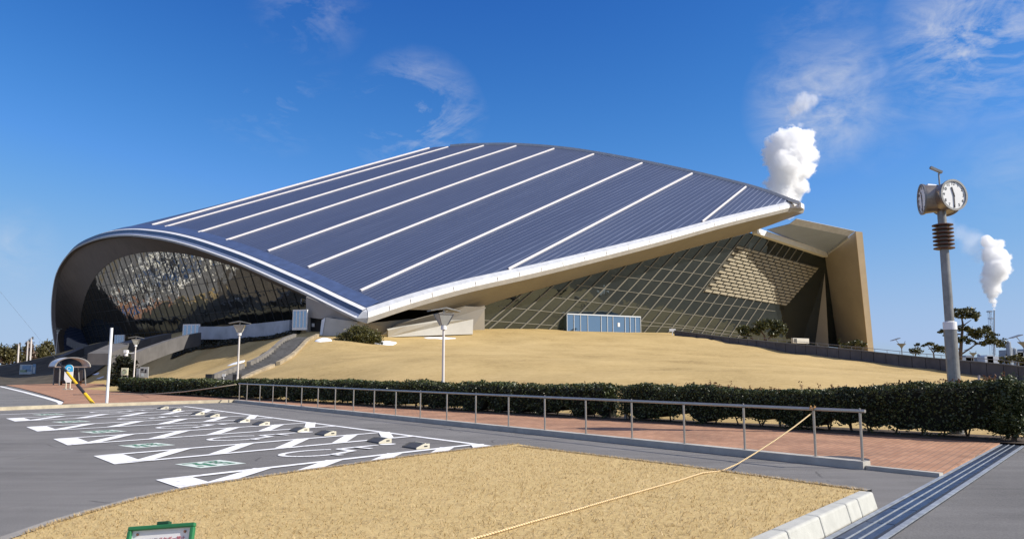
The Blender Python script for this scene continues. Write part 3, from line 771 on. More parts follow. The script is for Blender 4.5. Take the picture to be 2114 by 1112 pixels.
# ------------------------------------------------------------------ the gymnasium
nL = Vector((-.663, -.748, 0)); A0 = P(757, 638, 75.5)
Cp = P(1627, 419, 115); nE = Vector(((Cp - A0).y, -(Cp - A0).x, 0)).normalized()        # faces the camera
dT = Vector((-.9, .43, 0)).normalized(); nT = Vector((-dT.y, dT.x, 0))
FZ = 6.0
gym = thing('gymnasium', (A0.x, A0.y, FZ), 'large gymnasium with a sweeping dark blue curved roof and leaning glass walls', 'gymnasium')
outL = [(757, 636), (701, 610), (651, 586), (601, 564), (550, 542), (503, 523), (453, 505.5), (403, 490), (352, 478.5), (302, 472.5), (277, 471.5), (252, 473), (227, 477), (201, 484.5), (176, 495.5), (156, 510), (136, 536), (123, 566), (116, 604), (113.5, 641), (115, 680), (121, 722), (124, 744)]
NLs = 90
Lpx = interp_path(outL, NLs); L3 = [PL(x, y, A0, nL) for x, y in Lpx]
pairs = np.array([(325, 938), (385, 1000), (445, 1070), (520, 1148), (605, 1232), (708, 1325), (757, 1385)], dtype=float)
topE = [(850, 316), (910, 305.5), (938, 302), (971, 300), (1041, 299), (1085, 300.5), (1150, 305.5), (1215, 314), (1302, 329.5), (1389, 347), (1476, 367), (1563, 389.5), (1627, 412), (1652, 421)]
TE = np.array(interp_path(topE, 300))
def T3(px): return PL(px, float(np.interp(px, TE[:, 0], TE[:, 1])), Cp, nT)
Tl = []; vec = None
for i, (x, y) in enumerate(Lpx):
    if i < NLs * .62 and x > 325: Tl.append(T3(float(np.interp(x, pairs[:, 0], pairs[:, 1])))); vec = Tl[-1] - L3[i]
    else:
        k = min(1, max(0, (i - NLs * .56) / (NLs * .36))); Tl.append(L3[i] + vec.lerp(Vector((4, 46, 10)), k ** .8))
eav = [(757, 636), (858, 604), (960, 577), (1086, 550), (1212, 520.6), (1350, 486.5), (1490, 449), (1627, 416.5)]
epairs = np.array([(757, 1385), (1035, 1430), (1455, 1545), (1627, 1627)], dtype=float)
NE_ = 40; Epx = interp_path(eav, NE_); E3 = [PL(x, y, A0, nE) for x, y in Epx]; TEe = [T3(float(np.interp(x, epairs[:, 0], epairs[:, 1]))) for x, y in Epx]
NV = 26
rows = []; uvs = []; um = 0
seqL = list(zip(L3, Tl))[::-1] + list(zip(E3, TEe))[1:]
for i, (a, c) in enumerate(seqL):
    if i: um += max((a - seqL[i - 1][0]).length if i < NLs else (c - seqL[i - 1][1]).length, .0)
    rows.append([a.lerp(c, j / (NV - 1)) for j in range(NV)]); uvs.append([(um, j / (NV - 1) * (c - a).length) for j in range(NV)])


def roof_mat():
    m = bpy.data.materials.new('roof_sheet'); m.use_nodes = True; nt = m.node_tree; b = nt.nodes['Principled BSDF']; b.inputs['Roughness'].default_value = .42; b.inputs['Specular IOR Level'].default_value = .55
    b.inputs['Metallic'].default_value = .15
    uv = nd(nt, 'ShaderNodeUVMap'); sep = nd(nt, 'ShaderNodeSeparateXYZ'); nt.links.new(uv.outputs[0], sep.inputs[0])
    seam = math_n(nt, 'PINGPONG', math_n(nt, 'MULTIPLY', sep.outputs[0], 1 / .62), .5)
    mp = nd(nt, 'ShaderNodeMapping'); nt.links.new(uv.outputs[0], mp.inputs[0]); mp.inputs['Scale'].default_value = (1.6, .09, 1)
    n = nd(nt, 'ShaderNodeTexNoise', ins={'Vector': mp.outputs[0], 'Scale': 1.0, 'Detail': 6.0, 'Roughness': .65})
    mp2 = nd(nt, 'ShaderNodeMapping'); nt.links.new(uv.outputs[0], mp2.inputs[0]); mp2.inputs['Scale'].default_value = (.55, .05, 1)
    n2 = nd(nt, 'ShaderNodeTexNoise', ins={'Vector': mp2.outputs[0], 'Scale': 1.0, 'Detail': 3.0})
    line = nd(nt, 'ShaderNodeMapRange', ins={'Value': seam, 'From Min': .0, 'From Max': .16, 'To Min': 1.0, 'To Max': 0.0})
    wear = nd(nt, 'ShaderNodeMapRange', ins={'Value': n.outputs[0], 'From Min': .45, 'From Max': .7, 'To Min': 0.0, 'To Max': 1.0})
    ff = math_n(nt, 'ADD', math_n(nt, 'MULTIPLY', line.outputs[0], .35), math_n(nt, 'MULTIPLY', math_n(nt, 'MULTIPLY', line.outputs[0], wear.outputs[0]), .65), clamp=True)
    sp = nd(nt, 'ShaderNodeTexNoise', ins={'Vector': uv.outputs[0], 'Scale': .8, 'Detail': 6.0})
    c1 = nd(nt, 'ShaderNodeMix', data_type='RGBA'); nt.links.new(n2.outputs[0], c1.inputs[0]); c1.inputs[6].default_value = (.042, .060, .118, 1); c1.inputs[7].default_value = (.062, .085, .155, 1)
    mx = nd(nt, 'ShaderNodeMix', data_type='RGBA'); nt.links.new(ff, mx.inputs[0]); nt.links.new(c1.outputs[2], mx.inputs[6]); mx.inputs[7].default_value = (.19, .23, .34, 1)
    nt.links.new(mx.outputs[2], b.inputs['Base Color'])
    bp = nd(nt, 'ShaderNodeBump', ins={'Strength': .6, 'Height': line.outputs[0], 'Distance': .06}); nt.links.new(bp.outputs[0], b.inputs['Normal'])
    return m


mb = MB(); mb.grid(rows); roof = mb.build('roof', roof_mat(), gym, smooth=True)
me = roof.data; ul = me.uv_layers.new(name='UVMap'); vi = np.zeros(len(me.loops), dtype=np.int32); me.loops.foreach_get('vertex_index', vi)
UV = np.array([q for r_ in uvs for q in r_], dtype=np.float32); ul.data.foreach_set('uv', UV[vi].ravel())
# white battens running up the roof
def surf_n(a, c, t): n = (c - a).cross(t).normalized(); return n if n.z > 0 else -n
M_BAT = mat('batten_white', (.80, .76, .74), rough=.5, var=.06, scale=.8)
bat = [(325, None), (385, None), (445, None), (520, None), (605, None), (708, None)]
for bx, _ in bat:
    i = min(range(int(NLs * .6)), key=lambda k: abs(Lpx[k][0] - bx)); a, c = L3[i], Tl[i]; t = L3[i + 1] - L3[i - 1]; n = surf_n(a, c, t)
    st = a + (c - a).normalized() * (2.2 if bx > 500 else 1.4); en = c - (c - a).normalized() * .8
    k = MB(); k.beam(st + n * .07, en + n * .07, .26, .16, n); k.build('roof_batten', M_BAT, gym)
for bx in (1035, 1455):
    i = min(range(NE_), key=lambda k: abs(Epx[k][0] - bx)); a, c = E3[i], TEe[i]; t = TEe[min(i + 1, NE_ - 1)] - TEe[i - 1]; n = surf_n(a, c, t)
    k = MB(); k.beam(a + (c - a).normalized() * .4 + n * .1, c - (c - a).normalized() * .8 + n * .1, .2, .2, n); k.build('roof_batten', M_BAT, gym)
for x in (290,):                                # two more low on the far shoulder
    i = min(range(int(NLs * .6)), key=lambda k: abs(Lpx[k][0] - x)); a, c = L3[i], Tl[i]; n = surf_n(a, c, L3[i + 1] - L3[i - 1]); k = MB(); k.beam(a.lerp(c, .03) + n * .1, c + n * .1 - (c - a) * .02, .3, .22, n); k.build('roof_batten', M_BAT, gym)


def sweep(path, frames, sec, mats, names, parent):
    rings = [[p_ + f_[0] * a + f_[1] * b_ for a, b_ in sec] for p_, f_ in zip(path, frames)]
    for j in range(len(sec) - 1):
        k = MB(); k.grid([[r_[j], r_[j + 1]] for r_ in rings])
        k.build(names[j], mats[j], parent, smooth=False)
    return [r_[-1] for r_ in rings]


frL = []
for i, p_ in enumerate(L3):
    t = (L3[min(i + 1, NLs - 1)] - L3[max(0, i - 1)]).normalized(); up = nL.cross(t).normalized(); up = up if (i > 60 or up.z > 0) else -up
    if i > 0 and up.dot(frL[-1][1]) < 0: up = -up
    frL.append((nL, up))
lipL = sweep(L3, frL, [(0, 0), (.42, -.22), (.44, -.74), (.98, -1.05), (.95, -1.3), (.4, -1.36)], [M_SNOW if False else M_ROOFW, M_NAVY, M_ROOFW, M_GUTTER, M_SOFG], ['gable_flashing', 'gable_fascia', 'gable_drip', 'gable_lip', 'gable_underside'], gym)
# navy edge band just inside the gable flashing
k = MB(); k.grid([[p_ + f_[1] * .03 + (c - p_).normalized() * .05, p_ + f_[1] * .10 + (c - p_).normalized() * 1.7] for p_, f_, c in zip(L3, frL, Tl)][:70]); k.build('gable_gutter', M_NAVY, gym)
frE = []
for i, p_ in enumerate(E3): frE.append((nE, zax))
ext = E3 + [PL(1655, 421, A0, nE)]; frE.append((nE, zax))
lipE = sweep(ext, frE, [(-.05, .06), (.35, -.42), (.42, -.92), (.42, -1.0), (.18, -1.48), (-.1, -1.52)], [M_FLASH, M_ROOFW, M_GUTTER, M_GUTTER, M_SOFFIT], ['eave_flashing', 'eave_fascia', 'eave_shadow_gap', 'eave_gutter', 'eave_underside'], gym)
bmc = bmesh.new()
for p_ in [L3[0] + nL * a + frL[0][1] * c for a, c in ((0, -.05), (.4, -.3), (.95, -1.1), (.9, -1.3), (.3, -1.36))] + [E3[0] + nE * a + zax * c for a, c in ((.3, -.42), (.4, -.95), (.15, -1.48), (-.1, -1.52))]: bmc.verts.new(p_)
bmesh.ops.convex_hull(bmc, input=bmc.verts[:]); mec = bpy.data.meshes.new('roof_corner'); off_ = wloc(gym)
for v_ in bmc.verts: v_.co -= off_
bmc.to_mesh(mec); bmc.free(); mec.materials.append(M_FLASH); oc = bpy.data.objects.new('roof_corner', mec); COL.objects.link(oc); oc.parent = gym
# joints of the eave fascia
for i in range(2, NE_, 2):
    k = MB(); p_ = ext[i] + nE * .43; k.box(p_ - zax * .67, (.03, .05, .5), (nE, Vector((-nE.y, nE.x, 0)), zax)); k.build('fascia_joint', M_GUTTER, gym)
# ridge trim along the far edge
tr = [T3(x) for x in np.linspace(930, 1650, 60)]
k = MB(); 
for a, c in zip(tr, tr[1:]): k.beam(a - nT * .3 + zax * .1, c - nT * .3 + zax * .1, .9, .5)
k.build('ridge_trim', M_FLASH, gym)
# tip of the roof: closes eave and ridge trim
k = MB(); q0 = ext[-1]; q1 = T3(1650); k.hexa([q0 - zax * .9 + nE * .42, q0 - zax * .9, q1 - zax * .5, q1 + nE * .3 - zax * .6, q0 - zax * .15 + nE * .42, q0 + zax * .1, q1 + zax * .3, q1 + nE * .3 + zax * .1]); k.build('roof_tip', M_ROOFW, gym)

# --- side glass wall
Q1, Q2 = G(975, 682.5, FZ), G(1700, 712, FZ)
dB_ = (Q2 - Q1).normalized(); nB = Vector((dB_.y, -dB_.x, 0)); LEAN = .20
upG = (zax + nB * LEAN).normalized(); nG = dB_.cross(upG); nG = nG if nG.dot(nB) > 0 else -nG
def GP(px, py, off=0.0): return PL(px, py, Q1 + nG * off, nG)
gtop = [(975, 641), (985, 636), (1030, 621), (1086, 604.5), (1150, 587), (1212, 569.5), (1338, 536.5), (1400, 519.5), (1490, 495), (1535, 484.5), (1548, 480.5), (1600, 495), (1706, 530)]
k = MB(); gt = [GP(*q_) for q_ in gtop]; base = [GP(1738, 718), GP(1700, 714), GP(1545, 706), GP(1400, 697), GP(1250, 691), GP(1100, 687), GP(970, 684)]
# polygon in the leaning plane
def plane_poly(mb, pts, n, thick=0.0):
    n = n.normalized(); X = n.orthogonal().normalized(); Y = n.cross(X); p2 = [Vector((p_.dot(X), p_.dot(Y), 0)) for p_ in pts]; tr_ = tessellate_polygon([p2]); i = len(mb.v); mb.v += [Vector(p_) for p_ in pts]
    for t in tr_:
        a, b_, c = (mb.v[i + q_] for q_ in t)
        mb.f.append(tuple(i + q_ for q_ in (t if (b_ - a).cross(c - a).dot(n) > 0 else (t[0], t[2], t[1]))))
plane_poly(k, gt + base, nG); k.build('side_glazing', M_GSIDE, gym)
# soffit from the eave gutter to the glass
sof_in = resample3(gt[:11], 60); sof_out = resample3([p_ for p_ in lipE[4:]], 60)
k = MB(); k.grid([[a, c + nG * -.02] for a, c in zip(sof_out, sof_in)]); k.build('side_soffit', M_SOFFIT, gym)
# slanting mullions and transoms
ytop = lambda x: float(np.interp(x, [q_[0] for q_ in gtop], [q_[1] for q_ in gtop]))
ybot = lambda x: float(np.interp(x, [970, 1100, 1250, 1400, 1545, 1700], [684, 687, 691, 697, 706, 714]))
mull = MB(); mull2 = MB()
bxs = [986, 1003, 1035, 1066, 1097, 1126, 1156, 1186, 1215, 1243, 1270, 1297, 1323, 1348, 1372, 1396, 1418, 1440, 1461, 1481, 1500, 1518, 1536]
tops = []
for i, bx in enumerate(bxs):
    ang = R(float(np.interp(bx, [986, 1100, 1300, 1540], [40, 44, 50, 57]))); x, y = bx, ybot(bx); 
    while y > ytop(x) + .5 and x < 1690: x += 1.0; y -= math.tan(ang)
    xe, ye = x, max(y, ytop(x))
    if bx > 1480:                                   # the lattice panel stops these
        pass
    if (xe - bx) > 8: mull.beam(GP(bx, ybot(bx), .06), GP(xe, ye, .06), .15, .12, nG)
mull.build('side_mullions', M_MULL, gym)
tl = [[(1030, 632), (1195, 650), (1320, 662), (1480, 680), (1530, 687)], [(1115, 610), (1300, 633), (1490, 657), (1545, 662)], [(1190, 588), (1330, 606), (1490, 628), (1600, 642)], [(1262, 568), (1400, 585), (1470, 598), (1560, 618)], [(1330, 549), (1440, 565), (1480, 573)], [(1400, 531), (1500, 547)], [(1475, 508), (1525, 517)],
      [(990, 660), (1095, 668), (1150, 672)], [(1320, 671), (1420, 677), (1540, 696)], [(975, 682), (1150, 687), (1400, 696), (1545, 705)]]
for seq in tl:
    for a, c in zip(seq, seq[1:]): mull2.beam(GP(*a, .05), GP(*c, .05), .075, .09, nG)
mull2.build('side_transoms', M_MULL, gym)
# lattice of pale blocks set into the glass wall
lat = MB(); latb = MB(); c00, c10, c01 = GP(1521, 506, .1), GP(1690, 553, .1), GP(1452, 602, .1); du = c10 - c00; dv = c01 - c00; nr, nc = 15, 12
plane_poly(latb, [GP(1521, 505, .05), GP(1692, 552, .05), GP(1622, 631, .05), GP(1450, 603, .05)], nG); latb.build('lattice_backing', mat('lattice_back', (.07, .065, .05), rough=.8, var=.2, scale=1), gym)
p11 = GP(1622, 631, .1)
def bil(u, v): return (c00.lerp(c10, u)).lerp(c01.lerp(p11, u), v)
for r_ in range(nr):
    for c_ in range(nc):
        o_ = .5 / nc if r_ % 2 else 0; u0 = c_ / nc + .08 / nc + o_; u1 = min((c_ + .92) / nc + o_, 1); v0, v1 = (r_ + .2) / nr, (r_ + .84) / nr
        if u1 - u0 < .02: continue
        q_ = [bil(u0, v1), bil(u1, v1), bil(u1, v0), bil(u0, v0)]; lat.hexa(q_ + [p_ + nG * .12 for p_ in q_])
lat.build('lattice_blocks', mat('lattice_block', (.36, .32, .235), rough=.7, var=.08, scale=.6), gym)
# plinth: pale concrete wall at the near end, dark base towards the far end
k = MB(); w_ = [GP(805, 690, .9), GP(975, 690, .5), GP(990, 651, .5), GP(975, 641, .5), GP(960, 660, .7), GP(830, 672, .9)]
plane_poly(k, [P(800, 694, 79), P(975, 690, 83), P(976, 659, 83.5), P(900, 663, 81), P(835, 673, 79.5), P(800, 680, 78.5)], nG); k.build('plinth', M_PALE, gym, solid=.3)
k = MB(); plane_poly(k, [P(880, 672, 82.5), P(976, 676, 84.2), P(1003, 634, 84.6), P(960, 632, 83.6), P(820, 668, 79.6), P(790, 690, 79.5)], nG); k.build('end_wall', M_SOFFIT, gym, solid=.1)
k = MB(); k.face([P(742, 700, 78.5), P(1000, 692, 87.5), P(1000, 628, 86.5), P(880, 655, 82.5), P(742, 668, 77.6)]); k.build('under_eave_wall', M_SOFFIT, gym, solid=.1)
# entrance: glass lobby standing out of the wall
ent = []
e_a, e_b = G(1168, 690.5, FZ - .05), G(1320, 694.5, FZ - .05); ed = (e_b - e_a).normalized(); en_ = Vector((ed.y, -ed.x, 0)); eh = 2.55
sh = en_ * 0.9; e_a = e_a + sh * .3; e_b = e_b + sh * .3; ew = (e_b - e_a).length
lob = MB(); lob.hexa([e_a, e_b, e_b - en_ * 4, e_a - en_ * 4, e_a + zax * eh, e_b + zax * eh, e_b - en_ * 2 + zax * eh, e_a - en_ * 2 + zax * eh]); ent = lob.build('entrance_lobby', M_GDOOR, gym)
M_FR = mat('door_frame', (.62, .66, .70), rough=.4, var=.06, scale=4)
fr = MB(); fr.beam(e_a + zax * (eh + .03) + en_ * .05, e_b + zax * (eh + .03) + en_ * .05, .14, .14)
for f_ in (0, .09, .175, .27, .45, .535, .61, .78, .85, .925, 1): fr.beam(e_a.lerp(e_b, f_) + en_ * .05, e_a.lerp(e_b, f_) + en_ * .05 + zax * eh, .06, .06, ed)
fr.build('lobby_frame', M_FR, ent)
for f_ in (.69,):
    nt_ = MB(); nt_.box(e_a.lerp(e_b, f_) + en_ * .06 + zax * 1.45, (.35, .02, .5), (ed, en_, zax)); nt_.build('notice', M_WHITE, ent)
k = MB(); k.box(e_a.lerp(e_b, .68) + en_ * .5 - zax * .02, (ew * .4, .8, .12), (ed, en_, zax)); k.build('entrance_step', M_PALE, gym)
# --- wing wall, canopy
F1t, F1b = GP(1703, 526), GP(1731, 726); F2t = P(1766, 478, F1t.y - 11); wn_ = (F1t - F1b).cross(F2t - F1t).normalized(); F2b = PL(1791, 728, F1t, wn_)
tw = Vector((1.1, .5, 0))
k = MB(); k.hexa([F1b, F2b, F2b + tw, F1b + tw, F1t, F2t, F2t + tw, F1t + tw]); k.build('wing_wall', M_WALLT, gym)
k = MB(); ew_ = (F1b - F2b).normalized() * .9; k.hexa([F2b - ew_ * .3 - tw * .02, F2b + tw * 1.1 - ew_ * .3, F2b + tw * 1.1, F2b - tw * .02, F2t - ew_ * .3 - tw * .12, F2t + tw * 1.1 - ew_ * .3, F2t + tw * 1.1, F2t - tw * .12]); k.build('wing_edge', mat('wing_edge', (.47, .38, .26), rough=.6, var=.08, scale=.4), gym)
c1, c2 = P(1637, 447, F1t.y - 8), F2t + zax * .1
c2b = P(1752, 487, F1t.y - 10.6); c3 = F1t + zax * .05; c4 = GP(1583, 474, .6); c1b = PL(1630, 462, c3, (c3 - c2b).cross(c4 - c3).normalized()); c1 = Vector((c1b.x, c1b.y, c1b.z)) + (c2 - c2b)
k = MB(); k.face([c1b, c2b, c3, c4]); k.build('canopy_soffit', mat('canopy_soffit', (.30, .37, .56), rough=.6, var=.08, scale=.3), gym, solid=.06)
k = MB(); k.face([c1b, c2b, c2, c1]); k.build('canopy_fascia', M_FLASH, gym, solid=.08)
k = MB(); k.beam(c2b, c3 + (c3 - c2b).normalized() * .6, .3, .8); k.build('canopy_edge', M_FLASH, gym)
pt1, pt2 = GP(1558, 477, .5), GP(1704, 525.5, .5); k = MB(); k.beam(pt1, pt2, .9, .9); k.build('parapet', M_ROOFW, gym)
# --- gable glass
Bq = A0 + nL * -6.5; Bq.z = FZ - 1; upg = (zax - nL * -.36).normalized(); dL = Vector((-.748, .663, 0)); nGg = dL.cross(upg); nGg = nGg if nGg.dot(nL) > 0 else -nGg
def GG(px, py, off=0.0): return PL(px, py, Bq + nGg * off, nGg)
inn = [(640, 690), (640, 616), (633, 613), (575, 590), (538, 573), (503, 557), (453, 541), (403, 528), (365, 522), (327, 520), (290, 522), (252, 531), (227, 543), (201, 566), (184, 594), (174, 621), (167.5, 654), (168, 690), (170, 726), (173, 748)]
ip = interp_path(inn[2:], 90); gi = [GG(*q_) for q_ in ip]
k = MB(); plane_poly(k, [GG(640, 700)] + [GG(640, 616)] + gi + [GG(300, 722), GG(450, 712)], nGg); k.build('gable_glazing', M_GGAB, gym)
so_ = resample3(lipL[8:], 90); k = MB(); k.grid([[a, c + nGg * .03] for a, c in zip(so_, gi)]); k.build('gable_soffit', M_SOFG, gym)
gm = MB()
innp = np.array(ip)
def insideG(x, y): return inside((x, y), ip + [(170, 730), (640, 705)])
# mullion grid laid out in the glass plane
org = GG(640, 690); Xg = dL; Yg = upg
def toP(u, v): return org + Xg * u + Yg * v
gp2 = [((q_ - org).dot(Xg), (q_ - org).dot(Yg)) for q_ in gi]; poly2 = gp2 + [(gp2[-1][0], -4), (gp2[0][0], -4)]
umax = max(q_[0] for q_ in gp2); vmax = max(q_[1] for q_ in gp2)
def runs(fn, lo, hi, st=.25):
    t = lo; s_ = None; out = []
    while t <= hi:
        ins = inside(fn(t), poly2)
        if ins and s_ is None: s_ = t
        if not ins and s_ is not None: out.append((s_, t)); s_ = None
        t += st
    if s_ is not None: out.append((s_, hi))
    return out
for u in np.arange(.5, umax, 2.0):
    for a, c in runs(lambda t: (u + t * .10, t), -3.5, vmax): gm.beam(toP(u + a * .10, a) + nGg * .05, toP(u + c * .10, c) + nGg * .05, .06, .05, nGg)
for v in np.arange(-2.5, vmax, 2.1):
    for a, c in runs(lambda t: (t, v), 0, umax): gm.beam(toP(a, v) + nGg * .045, toP(c, v) + nGg * .045, .055, .04, nGg)
gm.build('gable_mullions', M_MULLD, gym)
# solid wall between the gable glass and the roof corner, with its doorway
k = MB(); plane_poly(k, [P(633, 612, 80.2), P(633, 686, 80.2), P(640, 686, 80), P(640, 655, 80), P(662, 658, 79), P(690, 655, 78), P(735, 668, 76.5), P(735, 664, 76.4), P(700, 640, 77.4)], nL); k.build('gable_wall', M_WALLG, gym, solid=.15)
k = MB(); k.face([P(638, 700, 80.6), P(664, 700, 79.6), P(664, 655, 79.6), P(638, 652, 80.6)]); k.build('doorway', M_DARK, gym, solid=.1)
k = MB(); k.face([P(644, 674, 80.2), P(649, 674, 80), P(649, 667, 80), P(644, 667, 80.2)]); k.build('door_notice', M_WHITE, gym, solid=.05)
k = MB(); k.hexa([P(659, 700, 78), P(664, 699, 77.4), P(664, 699, 78.4), P(659, 700, 79), P(664, 660, 78), P(672, 655, 77.4), P(672, 655, 78.4), P(664, 660, 79)]); k.build('door_jamb', M_ROOFW, gym)
k = MB(); k.hexa([P(663, 708, 77), P(745, 712, 75.8), P(760, 700, 79), P(668, 702, 81), P(673, 655, 77.4), P(738, 664, 76.2), P(760, 665, 79), P(680, 655, 81)]); k.build('abutment', M_PALE, gym)
# white doors in the gable wall
def dbl_door(pxa, pxb, yt, yb, Y, label):
    a, c = P(pxa, yb, Y), P(pxb, yb, Y - .4); tt = P(pxa, yt, Y); h = tt.z - a.z; d_ = (c - a); d_.z = 0; w = d_.length; d_.normalize(); n_ = Vector((d_.y, -d_.x, 0)); m_ = a + d_ * w / 2
    f_ = MB(); f_.box(m_ + zax * h / 2, (w, .18, h), (d_, n_, zax)); o = f_.build('door', M_WHITE, gym); s = MB()
    for i in range(4): s.box(m_ + d_ * (w * (-.36 + i * .24)) + zax * h * .52 + n_ * .095, (w * .15, .02, h * .8), (d_, n_, zax))
    s.build('door_glass', M_GDOOR, o)
dbl_door(604, 634, 639, 681, 79.6, ''); dbl_door(377, 412, 669, 700, 93, ''); dbl_door(236, 256, 691, 714, 106, '')
gb0 = Vector((Bq.x, Bq.y, 2.7)) + dL * 9 - nL * .35; k = MB(); k.beam(gb0, gb0 + dL * 84, .4, 5.0); k.build('gable_base', M_SOFG, gym)
# low ledge along the foot of the gable glass
k = MB(); 
for a, c in (((415, 688, 92), (470, 688, 89.5)), ((470, 688, 89.5), (540, 682, 86)), ((540, 682, 86), (604, 676, 81.8))): k.beam(P(*a) + zax * .05, P(*c) + zax * .05, .8, 1.5)
k.build('gable_ledge', mat('ledge_blue', (.32, .36, .42), rough=.7, var=.2, scale=.8), gym)
k = MB(); k.box((-18, 150, 12), (70, .5, 20), (Vector((.79, .61, 0)), Vector((-.61, .79, 0)), zax)); 
# rear gable closing the hall
rw = MB(); tp = resample3([p_ - (p_ - a_).normalized() * .6 - zax * .3 for p_, a_ in zip(Tl[::-1], L3[::-1])] + [GP(1690, 535) + Vector((-6, 12, -.5)), GP(1700, 535) + Vector((.5, 1, -.5))], 60); rw.grid([[p_, Vector((p_.x, p_.y, 4.5))] for p_ in tp]); rw.build('rear_wall', M_WALLT, gym)

# ------------------------------------------------------------------ hedges
def hedge_at(px):
    d = ray(px, 850); d2 = Vector((d.x, d.y, 0)); t = H0.dot(hn) / d2.dot(hn); return (d2 * t - H0).dot(hd)


def hedge(sa, sb, n, lsize, label, hfun, zb=.33, wid=1.15, shoots=(), core=True):
    o = H0 + hd * sa; t = thing('hedge', (o.x, o.y, 0), label, 'hedge', 'clipped hedges along the brick path')
    L = sb - sa
    s = rng.uniform(0, L, n); face = rng.uniform(0, 1, n); w = np.zeros(n); z = np.zeros(n)
    htop = np.array([hfun(sa + q) for q in s]); h_ = htop - zb
    bn = np.array([mnoise.noise(Vector((q * 1.9, 3.1, 0))) for q in s]) * .46 - .16
    zlo = zb + bn
    r = rng.uniform(0, 1, n) ** 1.1
    top = face < .42; front = (face >= .42) & (face < .80)
    w = np.where(top, rng.uniform(-wid / 2, wid / 2, n), np.where(front, -wid / 2 + r * .16, wid / 2 - r * .16))
    z = np.where(top, htop - rng.uniform(0, .13, n), zlo + rng.uniform(0, 1, n) * (htop - zlo))
    w *= (1 - .18 * np.clip((z - htop + .25) / .25, 0, 1)); w += np.array([mnoise.noise(Vector((a * 2.1, b * 2.5, 9))) for a, b in zip(s, z)]) * .09
    z += np.array([mnoise.noise(Vector((a * 2.4, b * 2.4, 1))) for a, b in zip(s, w)]) * .08
    # rounded ends
    endm = np.minimum(s, L - s); w *= np.clip(.55 + endm * 1.1, 0, 1)
    # both end faces
    ne = max(60, n // 40); sE = np.r_[rng.uniform(-.05, .12, ne), L + rng.uniform(-.12, .05, ne)]; wE = rng.uniform(-wid * .42, wid * .42, 2 * ne); zE = np.r_[rng.uniform(zb, hfun(sa), ne), rng.uniform(zb, hfun(sb), ne)]
    s = np.r_[s, sE]; w = np.r_[w, wE]; z = np.r_[z, zE]
    c = np.array(o)[None, :2] + s[:, None] * np.array(hd)[None, :2] + w[:, None] * np.array(hn)[None, :2]
    v, f = leaves(np.c_[c, z], lsize, aspect=.62); npmesh('foliage', v, f, M_LEAF, t)
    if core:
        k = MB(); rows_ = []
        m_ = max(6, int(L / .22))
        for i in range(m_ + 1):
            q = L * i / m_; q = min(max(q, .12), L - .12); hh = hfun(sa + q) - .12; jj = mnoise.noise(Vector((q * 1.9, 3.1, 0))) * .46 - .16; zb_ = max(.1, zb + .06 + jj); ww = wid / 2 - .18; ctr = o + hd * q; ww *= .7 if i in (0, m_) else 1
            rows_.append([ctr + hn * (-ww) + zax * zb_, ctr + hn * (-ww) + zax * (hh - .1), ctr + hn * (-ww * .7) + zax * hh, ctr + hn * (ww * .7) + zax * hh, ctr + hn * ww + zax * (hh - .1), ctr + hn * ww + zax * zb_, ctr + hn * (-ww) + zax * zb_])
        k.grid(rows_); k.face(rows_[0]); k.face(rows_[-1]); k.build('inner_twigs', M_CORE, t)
    q = .25
    while q < L:
        ctr = o + hd * q + hn * rng.uniform(-.15, .15); k = MB(); ft = ctr + zax * .03
        for j in range(int(rng.integers(1, 4))):
            e_ = ctr + hd * rng.uniform(-.22, .22) + hn * rng.uniform(-.2, .2) + zax * (zb + .25); k.tube([ft, ctr.lerp(e_, .5) + hd * rng.uniform(-.04, .04), e_], [.022, .017, .011], 5, caps=False)
        k.build('stem', M_BARK, t); q += rng.uniform(.42, .75)
    if shoots:
        for (q, h_) in shoots:
            cc = []; k = MB(); b_ = o + hd * (q - sa) + hn * rng.uniform(-.3, .3) + zax * (hfun(q) - .05); e_ = b_ + Vector((rng.uniform(-.06, .06), rng.uniform(-.06, .06), h_)); k.tube([b_, e_], [.004, .002], 4, caps=False)
            for j in range(7): cc.append(tuple(b_.lerp(e_, rng.uniform(.45, 1.05)) + Vector(tuple(rng.normal(0, .022, 3)))))
            v, f = leaves(np.array(cc), .065, aspect=.5)
            for f_ in f: k.face([v[i] for i in f_])
            k.build('young_shoot', M_LEAFR, t)
    return t


sg0, sg1, sR = hedge_at(1268), hedge_at(1292), (H1 - H0).length + .42
sM0 = hedge_at(505)
hf = lambda s: 1.09 + .04 * math.sin(s * 1.3) + .11 * mnoise.noise(Vector((s * .9, 0, 0)))
hfR = lambda s: 1.08 + .05 * math.sin(s * 1.1) + .11 * mnoise.noise(Vector((s * .9, 0, 0))) + max(0, (s - sR + 3.2)) * .11
shR = [(hedge_at(x), h) for x, h in [(1470, .12), (1478, .2), (1492, .1), (1508, .26), (1515, .18), (1546, .12), (1618, .1), (1650, .16), (1668, .2), (1682, .12), (1700, .2), (1724, .14), (1745, .1), (1780, .1), (1855, .16), (2030, .16), (2045, .2), (2060, .15), (2085, .16)]]
shR += [(rng.uniform(sg1 + 2, sR - .3), rng.uniform(.05, .13)) for _ in range(46)]
hedge(sg1, sR, 25000, .062, 'near clipped hedge with reddish young shoots beside the drain and the clock post', hfR, shoots=shR)
hedge(sM0, sg0, 24000, .085, 'long middle hedge behind the handrail, left of the gap with the short post', hf, shoots=[(rng.uniform(sM0, sg0), rng.uniform(.04, .1)) for _ in range(30)])
hedge(1.0, sM0 - .4, 8000, .13, 'far hedge running left from the lamp post towards the notice boards', lambda s: 1.0 + .05 * math.sin(s), zb=.3)
